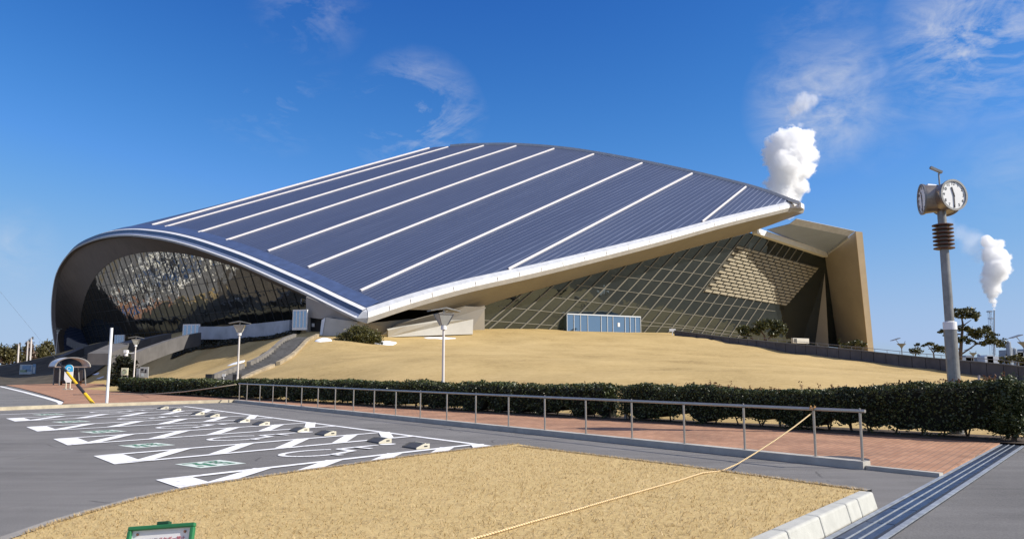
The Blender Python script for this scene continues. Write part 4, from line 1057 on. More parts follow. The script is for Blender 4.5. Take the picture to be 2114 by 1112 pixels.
gp_ = H0 + hd * (sg1 + .0); k = MB(); k.tube([gp_, gp_ + zax * .93], .06, 12); k.tube([gp_ + zax * .93, gp_ + zax * .95], .064, 12); o = k.build('bollard', M_GALV, bevel=.005); tag(o, 'short grey post standing in the gap between two hedges', 'post')

# ------------------------------------------------------------------ lamps
def make_lamp():
    t = thing('street_lamp', (0, 0, 0), 'x', 'lamp post', 'lamp posts with winged tops')
    H = 4.1
    k = MB(); k.tube([(0, 0, -.2), (0, 0, .68), (0, 0, .72), (0, 0, H - .82)], [.078, .075, .058, .05], 14); k.build('pole', M_POLE, t, smooth=False)
    k = MB(); k.tube([(0, 0, H - .86), (0, 0, H - .68)], .115, 16); k.build('collar', M_WHITE, t, bevel=.01)
    k = MB(); a, b_ = .12, .31; z0, z1 = H - .68, H - .24
    k.hexa([(-a, -a, z0), (a, -a, z0), (a, a, z0), (-a, a, z0), (-b_, -b_, z1), (b_, -b_, z1), (b_, b_, z1), (-b_, b_, z1)]); ln = k.build('lantern', M_LAMPG, t)
    k = MB()
    for x, y in ((-1, -1), (1, -1), (1, 1), (-1, 1)): k.beam((x * a * 1.02, y * a * 1.02, z0), (x * b_ * 1.02, y * b_ * 1.02, z1), .025, .025)
    k.beam((-b_, -b_, z1), (b_, -b_, z1), .03, .03); k.beam((b_, -b_, z1), (b_, b_, z1), .03, .03); k.beam((b_, b_, z1), (-b_, b_, z1), .03, .03); k.beam((-b_, b_, z1), (-b_, -b_, z1), .03, .03); k.build('lantern_frame', M_GALV, ln)
    k = MB(); k.tube([(0, 0, z1), (0, 0, H - .03)], .035, 8); k.build('stem', M_POLE, t)
    for sx in (-1, 1):
        k = MB(); k.hexa([(0, -.28, H - .03), (sx * .62, -.24, H - .15), (sx * .62, .24, H - .15), (0, .28, H - .03), (0, -.28, H + .02), (sx * .62, -.24, H - .11), (sx * .62, .24, H - .11), (0, .28, H + .02)] if sx > 0 else [(sx * .62, -.24, H - .15), (0, -.28, H - .03), (0, .28, H - .03), (sx * .62, .24, H - .15), (sx * .62, -.24, H - .11), (0, -.28, H + .02), (0, .28, H + .02), (sx * .62, .24, H - .11)])
        k.build('wing_cover', M_GALV, t)
    return t


lamp0 = make_lamp()
lps = [(915, 30.6, 'pale lamp post with winged top, tallest in view, on the lawn before the roof corner'), (491, 47, 'pale lamp post beside the outdoor stairs, behind the far end of the handrail'), (277, 66, 'lamp post with a security camera, beside the notice boards'), (113, 124, 'lamp post rising above the curved bus shelter roof')]
camlamp = None
for i, (px, Y, lab) in enumerate(lps):
    o = lamp0 if i == 0 else copy_tree(lamp0); x = (px - CX) / FPX * math.cos(PITCH) * Y; zz_ = tz(x, Y) if Y < 60 else max(tz(x, Y), -.05); o.location = (x, Y, zz_); o.rotation_euler.z = R(25 if i == 0 else 10 * i); o['label'] = lab
    if i == 2: camlamp = o
c_ = MB(); c_.beam((0, 0, 2.7), (-.55, -.05, 2.7), .05, .05); arm = c_.build('camera_arm', M_WHITE, camlamp, world=False); arm.rotation_euler.z = R(-20)
c_ = MB(); c_.box((-.72, -.1, 2.82), (.3, .42, .26)); c_.tube([(-.72, -.1, 2.68), (-.72, -.1, 2.45)], .14, 12); cc_ = c_.build('security_camera', M_WHITE, camlamp, world=False, bevel=.02); cc_.rotation_euler.z = R(-20)


def make_bowl():
    t = thing('bowl_lamp', (0, 0, 0), 'x', 'lamp post', 'lamp posts beyond the ramp wall')
    M_BL = mat('lamp_steel_dark', (.20, .22, .25), rough=.5, var=.1, scale=3, metal=.4)
    k = MB(); k.tube([(0, 0, -.3), (0, 0, 3.1)], .05, 10); k.build('pole', M_BL, t)
    k = MB(); k.tube([(0, 0, 3.1), (0, 0, 3.3), (0, 0, 3.55), (0, 0, 3.6)], [.06, .16, .42, .44], 18); k.build('lantern', M_BL, t, smooth=False)
    k = MB(); k.beam((-.25, 0, 3.6), (-.55, 0, 4.0), .04, .04); k.beam((.3, 0, 3.6), (.42, 0, 3.85), .04, .04); k.build('bracket', M_BL, t)
    k = MB(); k.hexa([(-1.0, -.3, 3.88), (-.2, -.3, 4.12), (-.2, .3, 4.12), (-1.0, .3, 3.88), (-1.0, -.3, 3.93), (-.2, -.3, 4.19), (-.2, .3, 4.19), (-1.0, .3, 3.93)]); k.build('cover', M_BL, t)
    return t


bl = make_bowl()
for i, (px, top, Y, lab) in enumerate([(1860, 697, 80, 'grey bowl lamp between the gymnasium wing and the low shrubs'), (2008, 718, 98, 'farthest bowl lamp, under the branches of the pine'), (2112, 690, 62, 'bowl lamp cut off by the edge of the view')]):
    o = bl if i == 0 else copy_tree(bl); p_ = P(px, top, Y); o.location = (p_.x, p_.y, p_.z - 4.19); o['label'] = lab

# ------------------------------------------------------------------ clock post
ck = P(1967.5, 760, 18.6); ck.z = 0
ct = thing('clock_post', ck, 'tall steel clock post with three round clocks and seven brown rings', 'clock')
cb = lambda z: ck + zax * z
zc = P(1966, 410, 18.6).z
k = MB(); k.tube([cb(-.1), cb(2.52)], .142, 24); k.build('lower_post', M_GALV, ct)
k = MB(); k.tube([cb(2.52), cb(2.56), cb(2.70), cb(2.72)], [.152, .152, .152, .105], 24); k.build('collar', M_ROOFW, ct)
k = MB(); k.tube([cb(2.6), cb(zc + .3)], [.105, .096], 20); k.build('upper_post', M_GALV, ct)
for i in range(7):
    z = P(1966, 465 + i * 7.9, 18.6).z; k = MB(); k.tube([cb(z - .028), cb(z - .012), cb(z + .012), cb(z + .028)], [.18, .235, .235, .18], 28); k.build('ring', M_BROWN, ct)
tocam = (EYE - cb(zc)); tocam.z = 0; tocam.normalize()
def rotz(v, a): c, s_ = math.cos(a), math.sin(a); return Vector((v.x * c - v.y * s_, v.x * s_ + v.y * c, 0))
M_FACE = mat('clock_face', (.84, .84, .82), rough=.45, var=.03, scale=2); M_DRUM = mat('clock_case', (.30, .26, .22), rough=.35, var=.2, scale=5, metal=.7)
for j, an in enumerate((43, -74, 165)):
    n_ = rotz(tocam, R(an)); X = zax.cross(n_).normalized(); c0 = cb(zc) + n_ * .07; rr = .365
    k = MB(); k.tube([c0, c0 + n_ * .30, c0 + n_ * .305, c0 + n_ * .34], [rr * .9, rr * .98, rr * 1.03, rr * 1.03], 40); dr_ = k.build('clock_case', M_DRUM, ct)
    k = MB(); k.tube([c0 + n_ * .335, c0 + n_ * .343], rr * .94, 40); k.build('dial', M_FACE if j != 1 else M_FACE, dr_)
    k = MB(); 
    for a in np.linspace(0, 2 * math.pi, 40, endpoint=False):
        q1_, q2_ = (c0 + n_ * .35 + (X * math.cos(b_) + zax * math.sin(b_)) * rr * .985 for b_ in (a, a + 2 * math.pi / 40)); k.beam(q1_, q2_, .05, .035, n_)
    k.build('bezel', M_GALV, dr_)
    mt = Matrix((X.to_4d(), zax.to_4d(), n_.to_4d(), (0, 0, 0, 1))).transposed(); mt = Matrix(((X.x, 0, n_.x, 0), (X.y, 0, n_.y, 0), (X.z, 1, n_.z, 0), (0, 0, 0, 1)))
    num = None
    for h in range(1, 13):
        a = math.pi / 2 - h * math.pi / 6; pos = c0 + n_ * .346 + (X * math.cos(a) + zax * math.sin(a)) * rr * .76
        text_mesh(str(h), .105, 'numeral', M_INK, dr_, Matrix.Translation(pos) @ mt)
    for (ang, ln, wd, nm) in ((math.pi / 2 - 11.5 * math.pi / 6, .20, .03, 'hour_hand'), (-math.pi / 2, .31, .022, 'minute_hand')):
        d_ = X * math.cos(ang) + zax * math.sin(ang); k = MB(); k.beam(c0 + n_ * .355 - d_ * .05, c0 + n_ * .355 + d_ * ln, wd, .008, n_); k.build(nm, M_INK, dr_)
k = MB(); k.box(cb(zc), (.28, .28, .62)); k.build('hub', M_BROWN, ct)
k = MB(); b0 = cb(zc + .3); k.tube([b0, b0 + zax * .34], .02, 8); q1_ = b0 + zax * .36; k.beam(q1_ + Vector((.08, 0, 0)), q1_ + Vector((-.2, 0, .13)), .07, .06); k.build('sensor_arm', M_GALV, ct)
k = MB(); k.hexa([rotz(tocam, R(-74)) * .2 + cb(zc + .3) + q_ for q_ in (Vector((-.14, -.1, 0)), Vector((.14, -.1, 0)), Vector((.14, .1, 0)), Vector((-.14, .1, 0)), Vector((-.1, -.07, .07)), Vector((.1, -.07, .05)), Vector((.1, .07, .05)), Vector((-.1, .07, .07)))]); k.build('snow_cap', M_SNOW, ct)
# small tilted marker stake beyond the hedge
a_, b_ = P(2016, 788, 24), P(2021, 774, 24); k = MB(); k.beam(Vector((a_.x - .02, a_.y, tz(a_.x, a_.y) - .1)), b_, .09, .03); o = k.build('marker_stake', mat('stake', (.35, .33, .36), rough=.7, var=.2), bevel=.005); tag(o, 'short tilted grey stake on the lawn beside the clock post', 'stake')

# ------------------------------------------------------------------ retaining wall along the ramp
rw_ = thing('retaining_wall', wallb[0], 'long low dark panelled wall with a pale coping sloping down beside the lawn', 'wall')
wtop = [P(x, y, Y) for (x, y), Y in zip([(q_[0], float(np.interp(q_[0], [w_[0] for w_ in WT], [w_[1] for w_ in WT]))) for q_ in WB], [q_[2] for q_ in WB])]
wb_ = resample3(wallb, 37); wt_ = resample3(wtop, 37)
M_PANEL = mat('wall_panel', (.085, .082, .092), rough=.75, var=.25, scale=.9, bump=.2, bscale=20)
back = Vector((.75, .6, 0)) * .3
for i in range(36):
    a, c = wb_[i], wb_[i + 1]; tgt_ = (c - a).normalized() * .025; k = MB(); lo = zax * .5
    at_, ct_ = Vector((a.x, a.y, wt_[i].z)), Vector((c.x, c.y, wt_[i + 1].z))
    k.hexa([a + tgt_ - lo, c - tgt_ - lo, c - tgt_ - lo + back, a + tgt_ - lo + back, at_ + tgt_, ct_ - tgt_, ct_ - tgt_ + back, at_ + tgt_ + back]); k.build('panel', M_PANEL, rw_)
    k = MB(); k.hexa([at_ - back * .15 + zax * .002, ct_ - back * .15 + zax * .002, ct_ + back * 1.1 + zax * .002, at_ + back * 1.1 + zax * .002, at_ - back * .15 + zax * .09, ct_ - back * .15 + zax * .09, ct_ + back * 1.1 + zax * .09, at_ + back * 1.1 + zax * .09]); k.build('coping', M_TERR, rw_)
k = MB(); kp = MB()
for i in range(36):
    at_, ct_ = Vector((wb_[i].x, wb_[i].y, wt_[i].z)) + back, Vector((wb_[i + 1].x, wb_[i + 1].y, wt_[i + 1].z)) + back
    k.tube([at_ + zax * .32, ct_ + zax * .32], .022, 6); kp.tube([at_, at_ + zax * .32], .018, 6)
k.build('rail', M_GALV, rw_); kp.build('rail_posts', M_GALV, rw_)
p_ = P(1388, 683, 89); k = MB(); k.box(p_ + zax * .1, (.72, .12, .32)); k.box(p_ - zax * .3, (.1, .1, .7)); o = k.build('low_sign', M_WHITE, bevel=.01); tag(o, 'small white sign at the upper end of the dark ramp wall', 'sign')
p_ = P(1652, 703, 96); k = MB(); k.box(p_, (3.4, .3, .62), (Vector((.8, .6, 0)), Vector((-.6, .8, 0)), zax)); o = k.build('planter_wall', M_PALE, bevel=.02)
for i in range(3):
    q_ = p_ + Vector((.8, .6, 0)) * (-1.5 + i * .22) + Vector((.6, -.8, 0)) * .17; s_ = MB(); s_.box(q_, (.08, .05, .5), (Vector((.8, .6, 0)), Vector((-.6, .8, 0)), zax)); s_.build('slot', M_DARK, o)
tag(o, 'pale block shaped planter standing under the leaning glass wall by the shrubs', 'planter')

# ------------------------------------------------------------------ outdoor stairs
s0, s1_ = P(447, 792, 49), P(632, 697, 76.5); st = thing('outdoor_stairs', (s0.x, s0.y, 0), 'long concrete stairs with low parapets climbing the lawn to the gable doorway', 'stairs')
sx = (s1_ - s0); sx.z = 0; Ls = sx.length; sx.normalize(); sn = Vector((sx.y, -sx.x, 0)); NS = 34; hw = .95
zs = [max(tz(*(s0 + sx * (Ls * i / NS)).xy), .02) + .1 for i in range(NS + 1)]
k = MB(); pl_ = [MB(), MB()]; pr_ = [MB(), MB()]
for i in range(NS):
    a, c = s0 + sx * (Ls * i / NS), s0 + sx * (Ls * (i + 1) / NS); z_ = max(zs[i], zs[i + 1]); mid_ = (a + c) / 2
    k.box(Vector((mid_.x, mid_.y, z_ - .5)), (Ls / NS - .004, hw * 2, 1.0), (sx, sn, zax))
    for side, mb_ in ((1, pl_), (-1, pr_)):
        if 12 <= i <= 13: continue
        o_ = sn * side * (hw + .17); A_0 = Vector((a.x, a.y, 0)) + o_; C_0 = Vector((c.x, c.y, 0)) + o_; w2 = sn * .16; h_ = .36
        za, zc_ = zs[i] + h_, zs[i + 1] + h_
        mb_[i > 12].hexa([A_0 - w2 + zax * (zs[i] - 1), C_0 - w2 + zax * (zs[i + 1] - 1), C_0 + w2 + zax * (zs[i + 1] - 1), A_0 + w2 + zax * (zs[i] - 1), A_0 - w2 + zax * za, C_0 - w2 + zax * zc_, C_0 + w2 + zax * zc_, A_0 + w2 + zax * za])
k.build('steps', mat('step_concrete', (.17, .165, .16), rough=.95, var=.3, scale=2), st); [q_.build('parapet', mat('parapet_old', (.33, .27, .18), rough=.95, var=.35, scale=1.5), st) for q_ in pl_]; [q_.build('parapet', mat('parapet_grey', (.18, .165, .145), rough=.95, var=.3, scale=1.5), st) for q_ in pr_]
for px in (433, 489):
    p_ = P(px, 783, 49.5); k = MB(); k.box(p_ + zax * .05, (.42, .42, .6)); k.build('pier', M_BLACK, st, bevel=.01)
p_ = P(462, 774, 49); k = MB(); k.box(p_, (.2, .05, .14)); k.box(p_ - zax * .35, (.04, .04, .6)); o = k.build('small_sign', M_WHITE); tag(o, 'tiny white sign at the foot of the outdoor stairs', 'sign')

# ------------------------------------------------------------------ ramp walls on the shaded slope
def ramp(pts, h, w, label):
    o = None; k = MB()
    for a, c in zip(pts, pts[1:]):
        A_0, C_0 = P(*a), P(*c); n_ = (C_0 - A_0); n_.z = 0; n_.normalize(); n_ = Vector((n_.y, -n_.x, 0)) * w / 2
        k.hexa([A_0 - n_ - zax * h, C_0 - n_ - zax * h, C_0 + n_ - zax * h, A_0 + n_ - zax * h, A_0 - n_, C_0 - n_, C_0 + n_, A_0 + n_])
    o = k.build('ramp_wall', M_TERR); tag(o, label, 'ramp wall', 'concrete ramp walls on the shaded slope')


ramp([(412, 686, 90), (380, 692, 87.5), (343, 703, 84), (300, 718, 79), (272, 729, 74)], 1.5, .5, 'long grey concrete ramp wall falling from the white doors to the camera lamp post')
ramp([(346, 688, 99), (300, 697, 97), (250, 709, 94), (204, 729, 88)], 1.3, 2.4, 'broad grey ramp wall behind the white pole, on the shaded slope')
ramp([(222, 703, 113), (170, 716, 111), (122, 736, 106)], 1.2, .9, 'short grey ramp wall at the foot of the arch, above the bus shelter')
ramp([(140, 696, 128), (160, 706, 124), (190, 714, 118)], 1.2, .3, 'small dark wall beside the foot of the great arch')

# ------------------------------------------------------------------ plants
def TP(px, py):
    d = ray(px, py); d = d / d.y; Y = 30.0
    while Y < 130:
        p_ = EYE + d * Y
        if p_.z < tz(p_.x, p_.y): return p_
        Y += .5
    return EYE + d * 100


bed = []; NB = 26
upl = [(372, 702), (420, 698), (470, 694), (540, 688), (600, 683), (622, 682)]; lwl = [(352, 744), (400, 727), (450, 719), (505, 711), (570, 700), (620, 691)]
ub, lb = interp_path(upl, NB), interp_path(lwl, NB); grid_ = []
for a, c in zip(ub, lb):
    A_0, C_0 = TP(*a), TP(*c); C_0 = Vector((C_0.x, C_0.y, 0)); A_0 = Vector((A_0.x, A_0.y, 0)); row = []
    for j in range(9):
        q_ = A_0.lerp(C_0, j / 8); row.append(Vector((q_.x, q_.y, tz(q_.x, q_.y) + .14 + .1 * mnoise.noise(Vector((q_.x, q_.y, 0))))))
    grid_.append(row)
k = MB(); k.grid(grid_); gc = k.build('ground_cover', M_CORE, smooth=True); tag(gc, kind='stuff')
cc_ = []
for _ in range(5200):
    i = int(rng.integers(0, NB - 1)); j = int(rng.integers(0, 8)); u_, v_ = rng.uniform(0, 1, 2); q_ = grid_[i][j].lerp(grid_[i + 1][j], u_).lerp(grid_[i][j + 1].lerp(grid_[i + 1][j + 1], u_), v_); cc_.append((q_.x, q_.y, q_.z + rng.uniform(0, .22)))
v, f = leaves(np.array(cc_), .22, aspect=.5); tag(npmesh('ground_cover_leaves', v, f, leafmat('cover_leaf', (.010, .014, .006), (.045, .04, .02), scale=.8, transl=.05)), kind='stuff')


def clumps(lst, Y, per, size, m, parent, name='crown', depth=.9, flat=.0, spread=1.0):
    C_ = []
    for (px, py, rx, ry) in lst:
        c = P(px, py, Y); u = Y / FPX; n = max(30, int(per * rx * ry / 100))
        ncl = max(3, n // 26); cen = in_ball(ncl, (c.x, c.y, c.z), (rx * u, rx * u * depth, ry * u), .25)
        for q in cen: C_.append(q + rng.normal(size=(26, 3)) * np.array([rx * u, rx * u, ry * u]).clip(.1) * .17 * spread)
    C_ = np.concatenate(C_); v, f = leaves(C_, size, flat=flat, aspect=.55); return npmesh(name, v, f, m, parent)


def trunk(paths, Y, parent, m=M_BARK):
    k = MB()
    for pts in paths: k.tube([P(x, y, Y) for x, y, r in pts], [r for _, _, r in pts], 8, caps=False)
    return k.build('trunk', m, parent)


p_ = P(1982, 760, 75); pn = thing('pine_tree', p_, 'tall open crowned pine with layered branches behind the ramp wall beside the clock post', 'tree')
clumps([(1990, 641, 20, 8), (2008, 650, 16, 7), (1975, 645, 13, 9), (1995, 652, 22, 6), (2012, 661, 8, 3), (1990, 677, 14, 8), (2006, 684, 17, 9), (2030, 690, 20, 11), (2052, 704, 20, 9), (2065, 712, 11, 6), (1962, 688, 12, 9), (1944, 683, 9, 5), (1985, 699, 12, 8), (2002, 706, 10, 5), (2038, 679, 10, 7), (2050, 690, 10, 6), (2030, 708, 14, 5), (1972, 702, 9, 8)], 75, 420, .2, M_PINE, pn)
trunk([[(1982, 775, .2), (1983, 730, .17), (1985, 700, .14), (1988, 670, .1), (1984, 648, .05)], [(1983, 732, .08), (1998, 722, .07), (2012, 712, .06), (2032, 703, .04), (2052, 706, .03)], [(1985, 700, .07), (2002, 690, .05), (2026, 688, .03)], [(1986, 690, .07), (1968, 688, .05), (1946, 684, .03)], [(1988, 672, .06), (2005, 660, .03)], [(1982, 722, .07), (1970, 712, .05), (1960, 700, .03)]], 75, pn)
def plant(name, lst, Y, label, cat, per, size, m, group=None, base=None, tr=None, **kw):
    bx = base or (lst[0][0], max(q_[1] + q_[3] for q_ in lst)); t = thing(name, P(bx[0], bx[1], Y), label, cat, group)
    clumps(lst, Y, per, size, m, t, **kw)
    trunk(tr or [[(bx[0], bx[1] + 12, .09), (bx[0], bx[1] - 2, .06), (lst[0][0], lst[0][1], .03)]], Y, t); return t


plant('small_pine', [(1890, 723, 15, 7), (1893, 713, 6, 5), (1879, 724, 6, 5)], 86, 'small spiky pine between the bowl lamp and the clock post', 'tree', 420, .2, M_PINE)
plant('small_pine', [(1918, 711, 11, 5), (1940, 722, 16, 9), (1933, 714, 9, 5), (1908, 712, 6, 3)], 84, 'small sparse pine half hidden behind the clock post', 'tree', 420, .2, M_PINE, base=(1930, 736), tr=[[(1930, 750, .1), (1927, 728, .07), (1915, 712, .03)], [(1927, 728, .05), (1940, 718, .03)]])
plant('clipped_pine', [(1536, 680, 13, 11), (1528, 678, 7, 7), (1572, 672, 15, 13), (1560, 682, 11, 10), (1588, 668, 10, 10), (1606, 674, 14, 14), (1619, 680, 8, 9), (1595, 688, 12, 8), (1540, 692, 11, 7)], 86, 'rounded clipped pines growing together before the leaning glass wall', 'shrub', 430, .24, M_PINE, base=(1580, 704), tr=[[(1580, 716, .14), (1578, 692, .1), (1565, 676, .05)], [(1580, 704, .1), (1602, 686, .05)], [(1560, 706, .1), (1540, 686, .05)]])
plant('wing_shrub', [(1765, 708, 16, 7), (1780, 712, 9, 5), (1742, 713, 10, 4), (1733, 703, 2, 6)], 92, 'low dark shrub at the foot of the tall tan wing wall', 'shrub', 420, .24, M_PINE)
plant('edge_bush', [(2100, 812, 34, 30), (2080, 835, 26, 34), (2118, 850, 30, 34), (2095, 872, 34, 26), (2070, 868, 18, 26), (2125, 815, 22, 26)], 16.7, 'big rounded hedge bush at the right edge, sunlit, beside the drain', 'shrub', 330, .06, M_LEAF, base=(2095, 905), tr=[[(2095, 915, .05), (2092, 880, .04), (2085, 850, .02)], [(2095, 905, .04), (2112, 870, .02)]], spread=1.3)
plant('wall_shrub', [(2078, 742, 14, 7), (2068, 745, 7, 6)], 66, 'round shrub beyond the ramp wall, nearer the pine', 'shrub', 420, .17, M_BUSH)
plant('wall_shrub', [(2100, 740, 16, 8), (2114, 746, 10, 8)], 64, 'round shrub beyond the ramp wall at the far right edge', 'shrub', 420, .17, M_BUSH)
plant('corner_bush', [(740, 692, 34, 16), (715, 698, 22, 12), (768, 695, 22, 13), (745, 680, 24, 10), (700, 704, 12, 8), (780, 704, 12, 7), (757, 702, 24, 9), (728, 706, 24, 7)], 73, 'big rounded evergreen bush at the roof corner above the lawn', 'shrub', 420, .17, M_BUSH, base=(742, 712))
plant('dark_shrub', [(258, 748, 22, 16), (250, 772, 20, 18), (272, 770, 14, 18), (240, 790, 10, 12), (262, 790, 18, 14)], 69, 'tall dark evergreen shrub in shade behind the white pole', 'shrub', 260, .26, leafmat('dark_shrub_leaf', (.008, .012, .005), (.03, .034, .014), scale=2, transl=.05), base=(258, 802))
for i, (lst, m, lab) in enumerate([
        ([(-28, 727, 22, 15), (-40, 738, 20, 12)], M_TREE, 'olive green tree at the far left edge, cut by the frame'),
        ([(8, 726, 20, 13), (18, 735, 16, 12)], M_TREE, 'olive green tree left of the thin white poles'),
        ([(34, 724, 14, 12), (40, 736, 14, 12)], M_TREE, 'olive green tree behind the first thin white pole'),
        ([(58, 718, 10, 14), (62, 732, 12, 12)], M_TREEB, 'brown bare tree behind the paired thin white poles'),
        ([(80, 728, 15, 14), (72, 738, 12, 10)], M_TREE, 'olive green tree between the white poles and the great arch'),
        ([(97, 718, 17, 14), (106, 726, 12, 14), (88, 735, 14, 12)], M_TREE, 'tallest olive tree, right beside the foot of the great arch'),
        ([(5, 744, 18, 8), (-15, 746, 16, 8)], M_TREEB, 'low reddish brown bush under the olive trees at the far left'),
        ([(38, 746, 16, 8)], M_TREEB, 'low reddish brown bush by the foot of the first white pole')]):
    plant('far_tree' if i < 6 else 'far_bush', lst, 185 + i * 3, lab, 'tree' if i < 6 else 'bush', 330, .62, m, group='trees beyond the road', base=(lst[0][0], 752), tr=[[(lst[0][0], 762, .35), (lst[0][0], 735, .25), (lst[0][0], lst[0][1], .1)]], spread=1.2)
for x, yt, yb, lab in ((36, 709, 756, 'thin white pole, the lone one at the far left'), (55, 703, 747, 'thin white pole, shorter of the pair before the trees'), (62, 697, 746, 'thin white pole, taller of the pair before the trees')):
    a, c = P(x, yb + 4, 168), P(x + 3, yt, 168); k = MB(); k.tube([a, c], .17, 8); o = k.build('utility_pole', M_POLE); h = MB(); h.box(c - zax * .2, (1.1, .15, .12)); h.box(c + Vector((.25, 0, .05)), (.3, .2, .4)); h.build('cross_arm', M_GALV, o); tag(o, lab, 'pole', 'thin poles before the trees')

# snow lying on the grass
def snow(px, py, Y, rx, ry, h, label):
    c = P(px, py, Y); k = MB(); rows_ = []
    for i in range(7):
        t = i / 6; ring = []
        for j in range(22):
            a = 2 * math.pi * j / 22; w = 1 + .3 * mnoise.noise(Vector((math.cos(a) * 1.4 + px, math.sin(a) * 1.4, 0))); ring.append(Vector((c.x + math.cos(a) * rx * w * (1 - t), c.y + math.sin(a) * ry * w * (1 - t), tz(c.x + math.cos(a) * rx * w * (1 - t), c.y + math.sin(a) * ry * w * (1 - t)) + .02 - (.25 if i == 0 else 0) + h * math.sin(t * math.pi / 2))))
        ring.append(ring[0]); rows_.append(ring)
    k.grid(rows_); o = k.build('snow_patch', M_SNOW, smooth=True); tag(o, label, 'snow', 'patches of old snow')


snow(668, 707, 71.5, .85, 1.2, .22, 'heap of old snow between the stairs top and the corner bush')
snow(797, 704, 75, 1.25, 1.6, .14, 'white snow patch on the right side of the corner bush')
snow(905, 691.5, 80, 1.9, .9, .05, 'thin streak of snow on the lawn crest behind the tallest lamp post')
snow(488, 735, 69, .9, .7, .1, 'small snow patch in the shaded lawn beside the stairs')
for px, py, w, lab in ((203, 770, .5, 'grey blue snow heap, upper of two beside the white pole'), (213, 778, .6, 'grey blue snow heap, lower of two beside the white pole')):
    c = G(px, 796); c = TP(px, py); k = MB(); rows_ = [[c + Vector((math.cos(a) * w * q1_, math.sin(a) * .6 * q1_, (1 - q1_) * .22 - .1)) for a in np.linspace(0, 2 * math.pi, 15)] for q1_ in (1.4, 1.0, .6, .2, .01)]; k.grid(rows_); o = k.build('snow_heap', M_SNOW, smooth=True); tag(o, lab, 'snow', 'patches of old snow')

# ------------------------------------------------------------------ left: shelter, signs, poles
sc = P(143, 757, 80); sh = thing('bus_shelter', (sc.x, sc.y, 0), 'bus shelter with a curved pale roof on the brick pavement', 'bus shelter')
w_, rise_, dep = 1.78, .95, 2.5; zr = sc.z; arc = [Vector((sc.x + w_ * math.cos(a), sc.y, zr + rise_ * math.sin(a))) for a in np.linspace(0, math.pi, 25)]
k = MB(); dvv = Vector((-.95, 1, 0)).normalized() * dep; k.grid([[p_ - dvv * .5, p_ + dvv * .5] for p_ in arc]); k.build('roof', mat('shelter_roof', (.58, .61, .66), rough=.35, var=.1, scale=2), sh, solid=.05)
for e_ in (-.5, .5):
    k = MB()
    for a, c in zip(arc, arc[1:]): k.beam(a + dvv * e_, c + dvv * e_, .09, .1)
    k.build('roof_rim', M_PALE, sh)
for sx_ in (-1, 1):
    k = MB(); k.beam(Vector((sc.x + sx_ * w_, sc.y, zr)) - dvv * .5, Vector((sc.x + sx_ * w_, sc.y, zr)) + dvv * .5, .1, .14); k.build('eave_beam', M_BROWN, sh)
k = MB(); k.beam(Vector((sc.x - w_, sc.y, zr)) - dvv * .48, Vector((sc.x + w_, sc.y, zr)) - dvv * .48, .08, .12); k.build('cross_beam', mat('shelter_beam', (.42, .33, .26), rough=.7, var=.2), sh)
for (x_, e_) in ((-1.2, -.45), (1.5, -.45), (-1.2, .45), (1.5, .45)):
    k = MB(); b_ = Vector((sc.x + x_, sc.y, 0)) + dvv * e_; k.tube([b_, Vector((b_.x + (.25 if x_ > 0 else .05) * -1, b_.y, zr))], .07, 10); k.build('post', M_GALV, sh)
k = MB(); k.box(Vector((sc.x + .3, sc.y, .95)) + dvv * .46, (2.9, .06, 1.3)); k.build('back_panel', mat('shelter_panel', (.07, .06, .06), rough=.4, var=.2), sh)
k = MB(); k.box(Vector((sc.x + .4, sc.y, .45)) + dvv * .2, (2.6, .4, .06)); k.box(Vector((sc.x - .6, sc.y, .22)) + dvv * .2, (.08, .35, .42)); k.box(Vector((sc.x + 1.4, sc.y, .22)) + dvv * .2, (.08, .35, .42)); k.build('bench', M_BROWN, sh)

bs = P(140, 800, 61); bs.z = BZ; bt = thing('bus_stop_sign', bs, 'white rounded bus stop sign with a blue top on two short legs', 'sign')
zz0, zz1 = P(140, 789, 61).z, P(141, 752, 61).z; hw_ = .30; k = MB()
def capsule(x0, ylo, yhi, hw_, th, taper=True):
    pts = [(x0 + hw_ * math.cos(a), yhi - hw_ + hw_ * math.sin(a)) for a in np.linspace(0, math.pi, 14)] + [(x0 - hw_, ylo + .25), (x0 - hw_ * .45, ylo), (x0 + hw_ * .45, ylo), (x0 + hw_, ylo + .25)]; return pts
tilt = Vector((1, .25, 0)).normalized(); tn_ = Vector((tilt.y, -tilt.x, 0))
pts = capsule(0, zz0, zz1, hw_, .1); fr_ = [bs * 1 + tilt * a + zax * (c - bs.z) for a, c in pts]; k = MB(); i0 = len(k.v); n0 = len(fr_); k.v += [p_ + tn_ * .05 for p_ in fr_] + [p_ - tn_ * .05 for p_ in fr_]; k.f.append(tuple(range(n0))); k.f.append(tuple(range(n0, 2 * n0))[::-1]); k.f += [(j, (j + 1) % n0, n0 + (j + 1) % n0, n0 + j) for j in range(n0)]; k.build('board', M_WHITE, bt)
top_ = [(a, c) for a, c in pts if c > zz1 - hw_ * 1.02] + [(-hw_, zz1 - .55), (hw_, zz1 - .55)]; k = MB(); 
for sd_ in (1, -1): k.face([bs + tilt * a * .98 + zax * (c - bs.z) + tn_ * .056 * sd_ for a, c in (top_ if sd_ < 0 else top_[::-1])])
k.build('blue_top', mat('stop_blue', (.05, .42, .72), rough=.5, var=.06), bt)
k = MB(); cxy = lambda a, c: bs + tilt * a + zax * (zz1 - .33 + c - bs.z) + tn_ * .062
arcp = [cxy(.14 * math.cos(a), .12 * math.sin(a)) for a in np.linspace(R(20), R(300), 10)]
for a, c in zip(arcp, arcp[1:]): k.beam(a, c, .045, .01, tn_)
k.build('emblem', M_WHITE, bt)
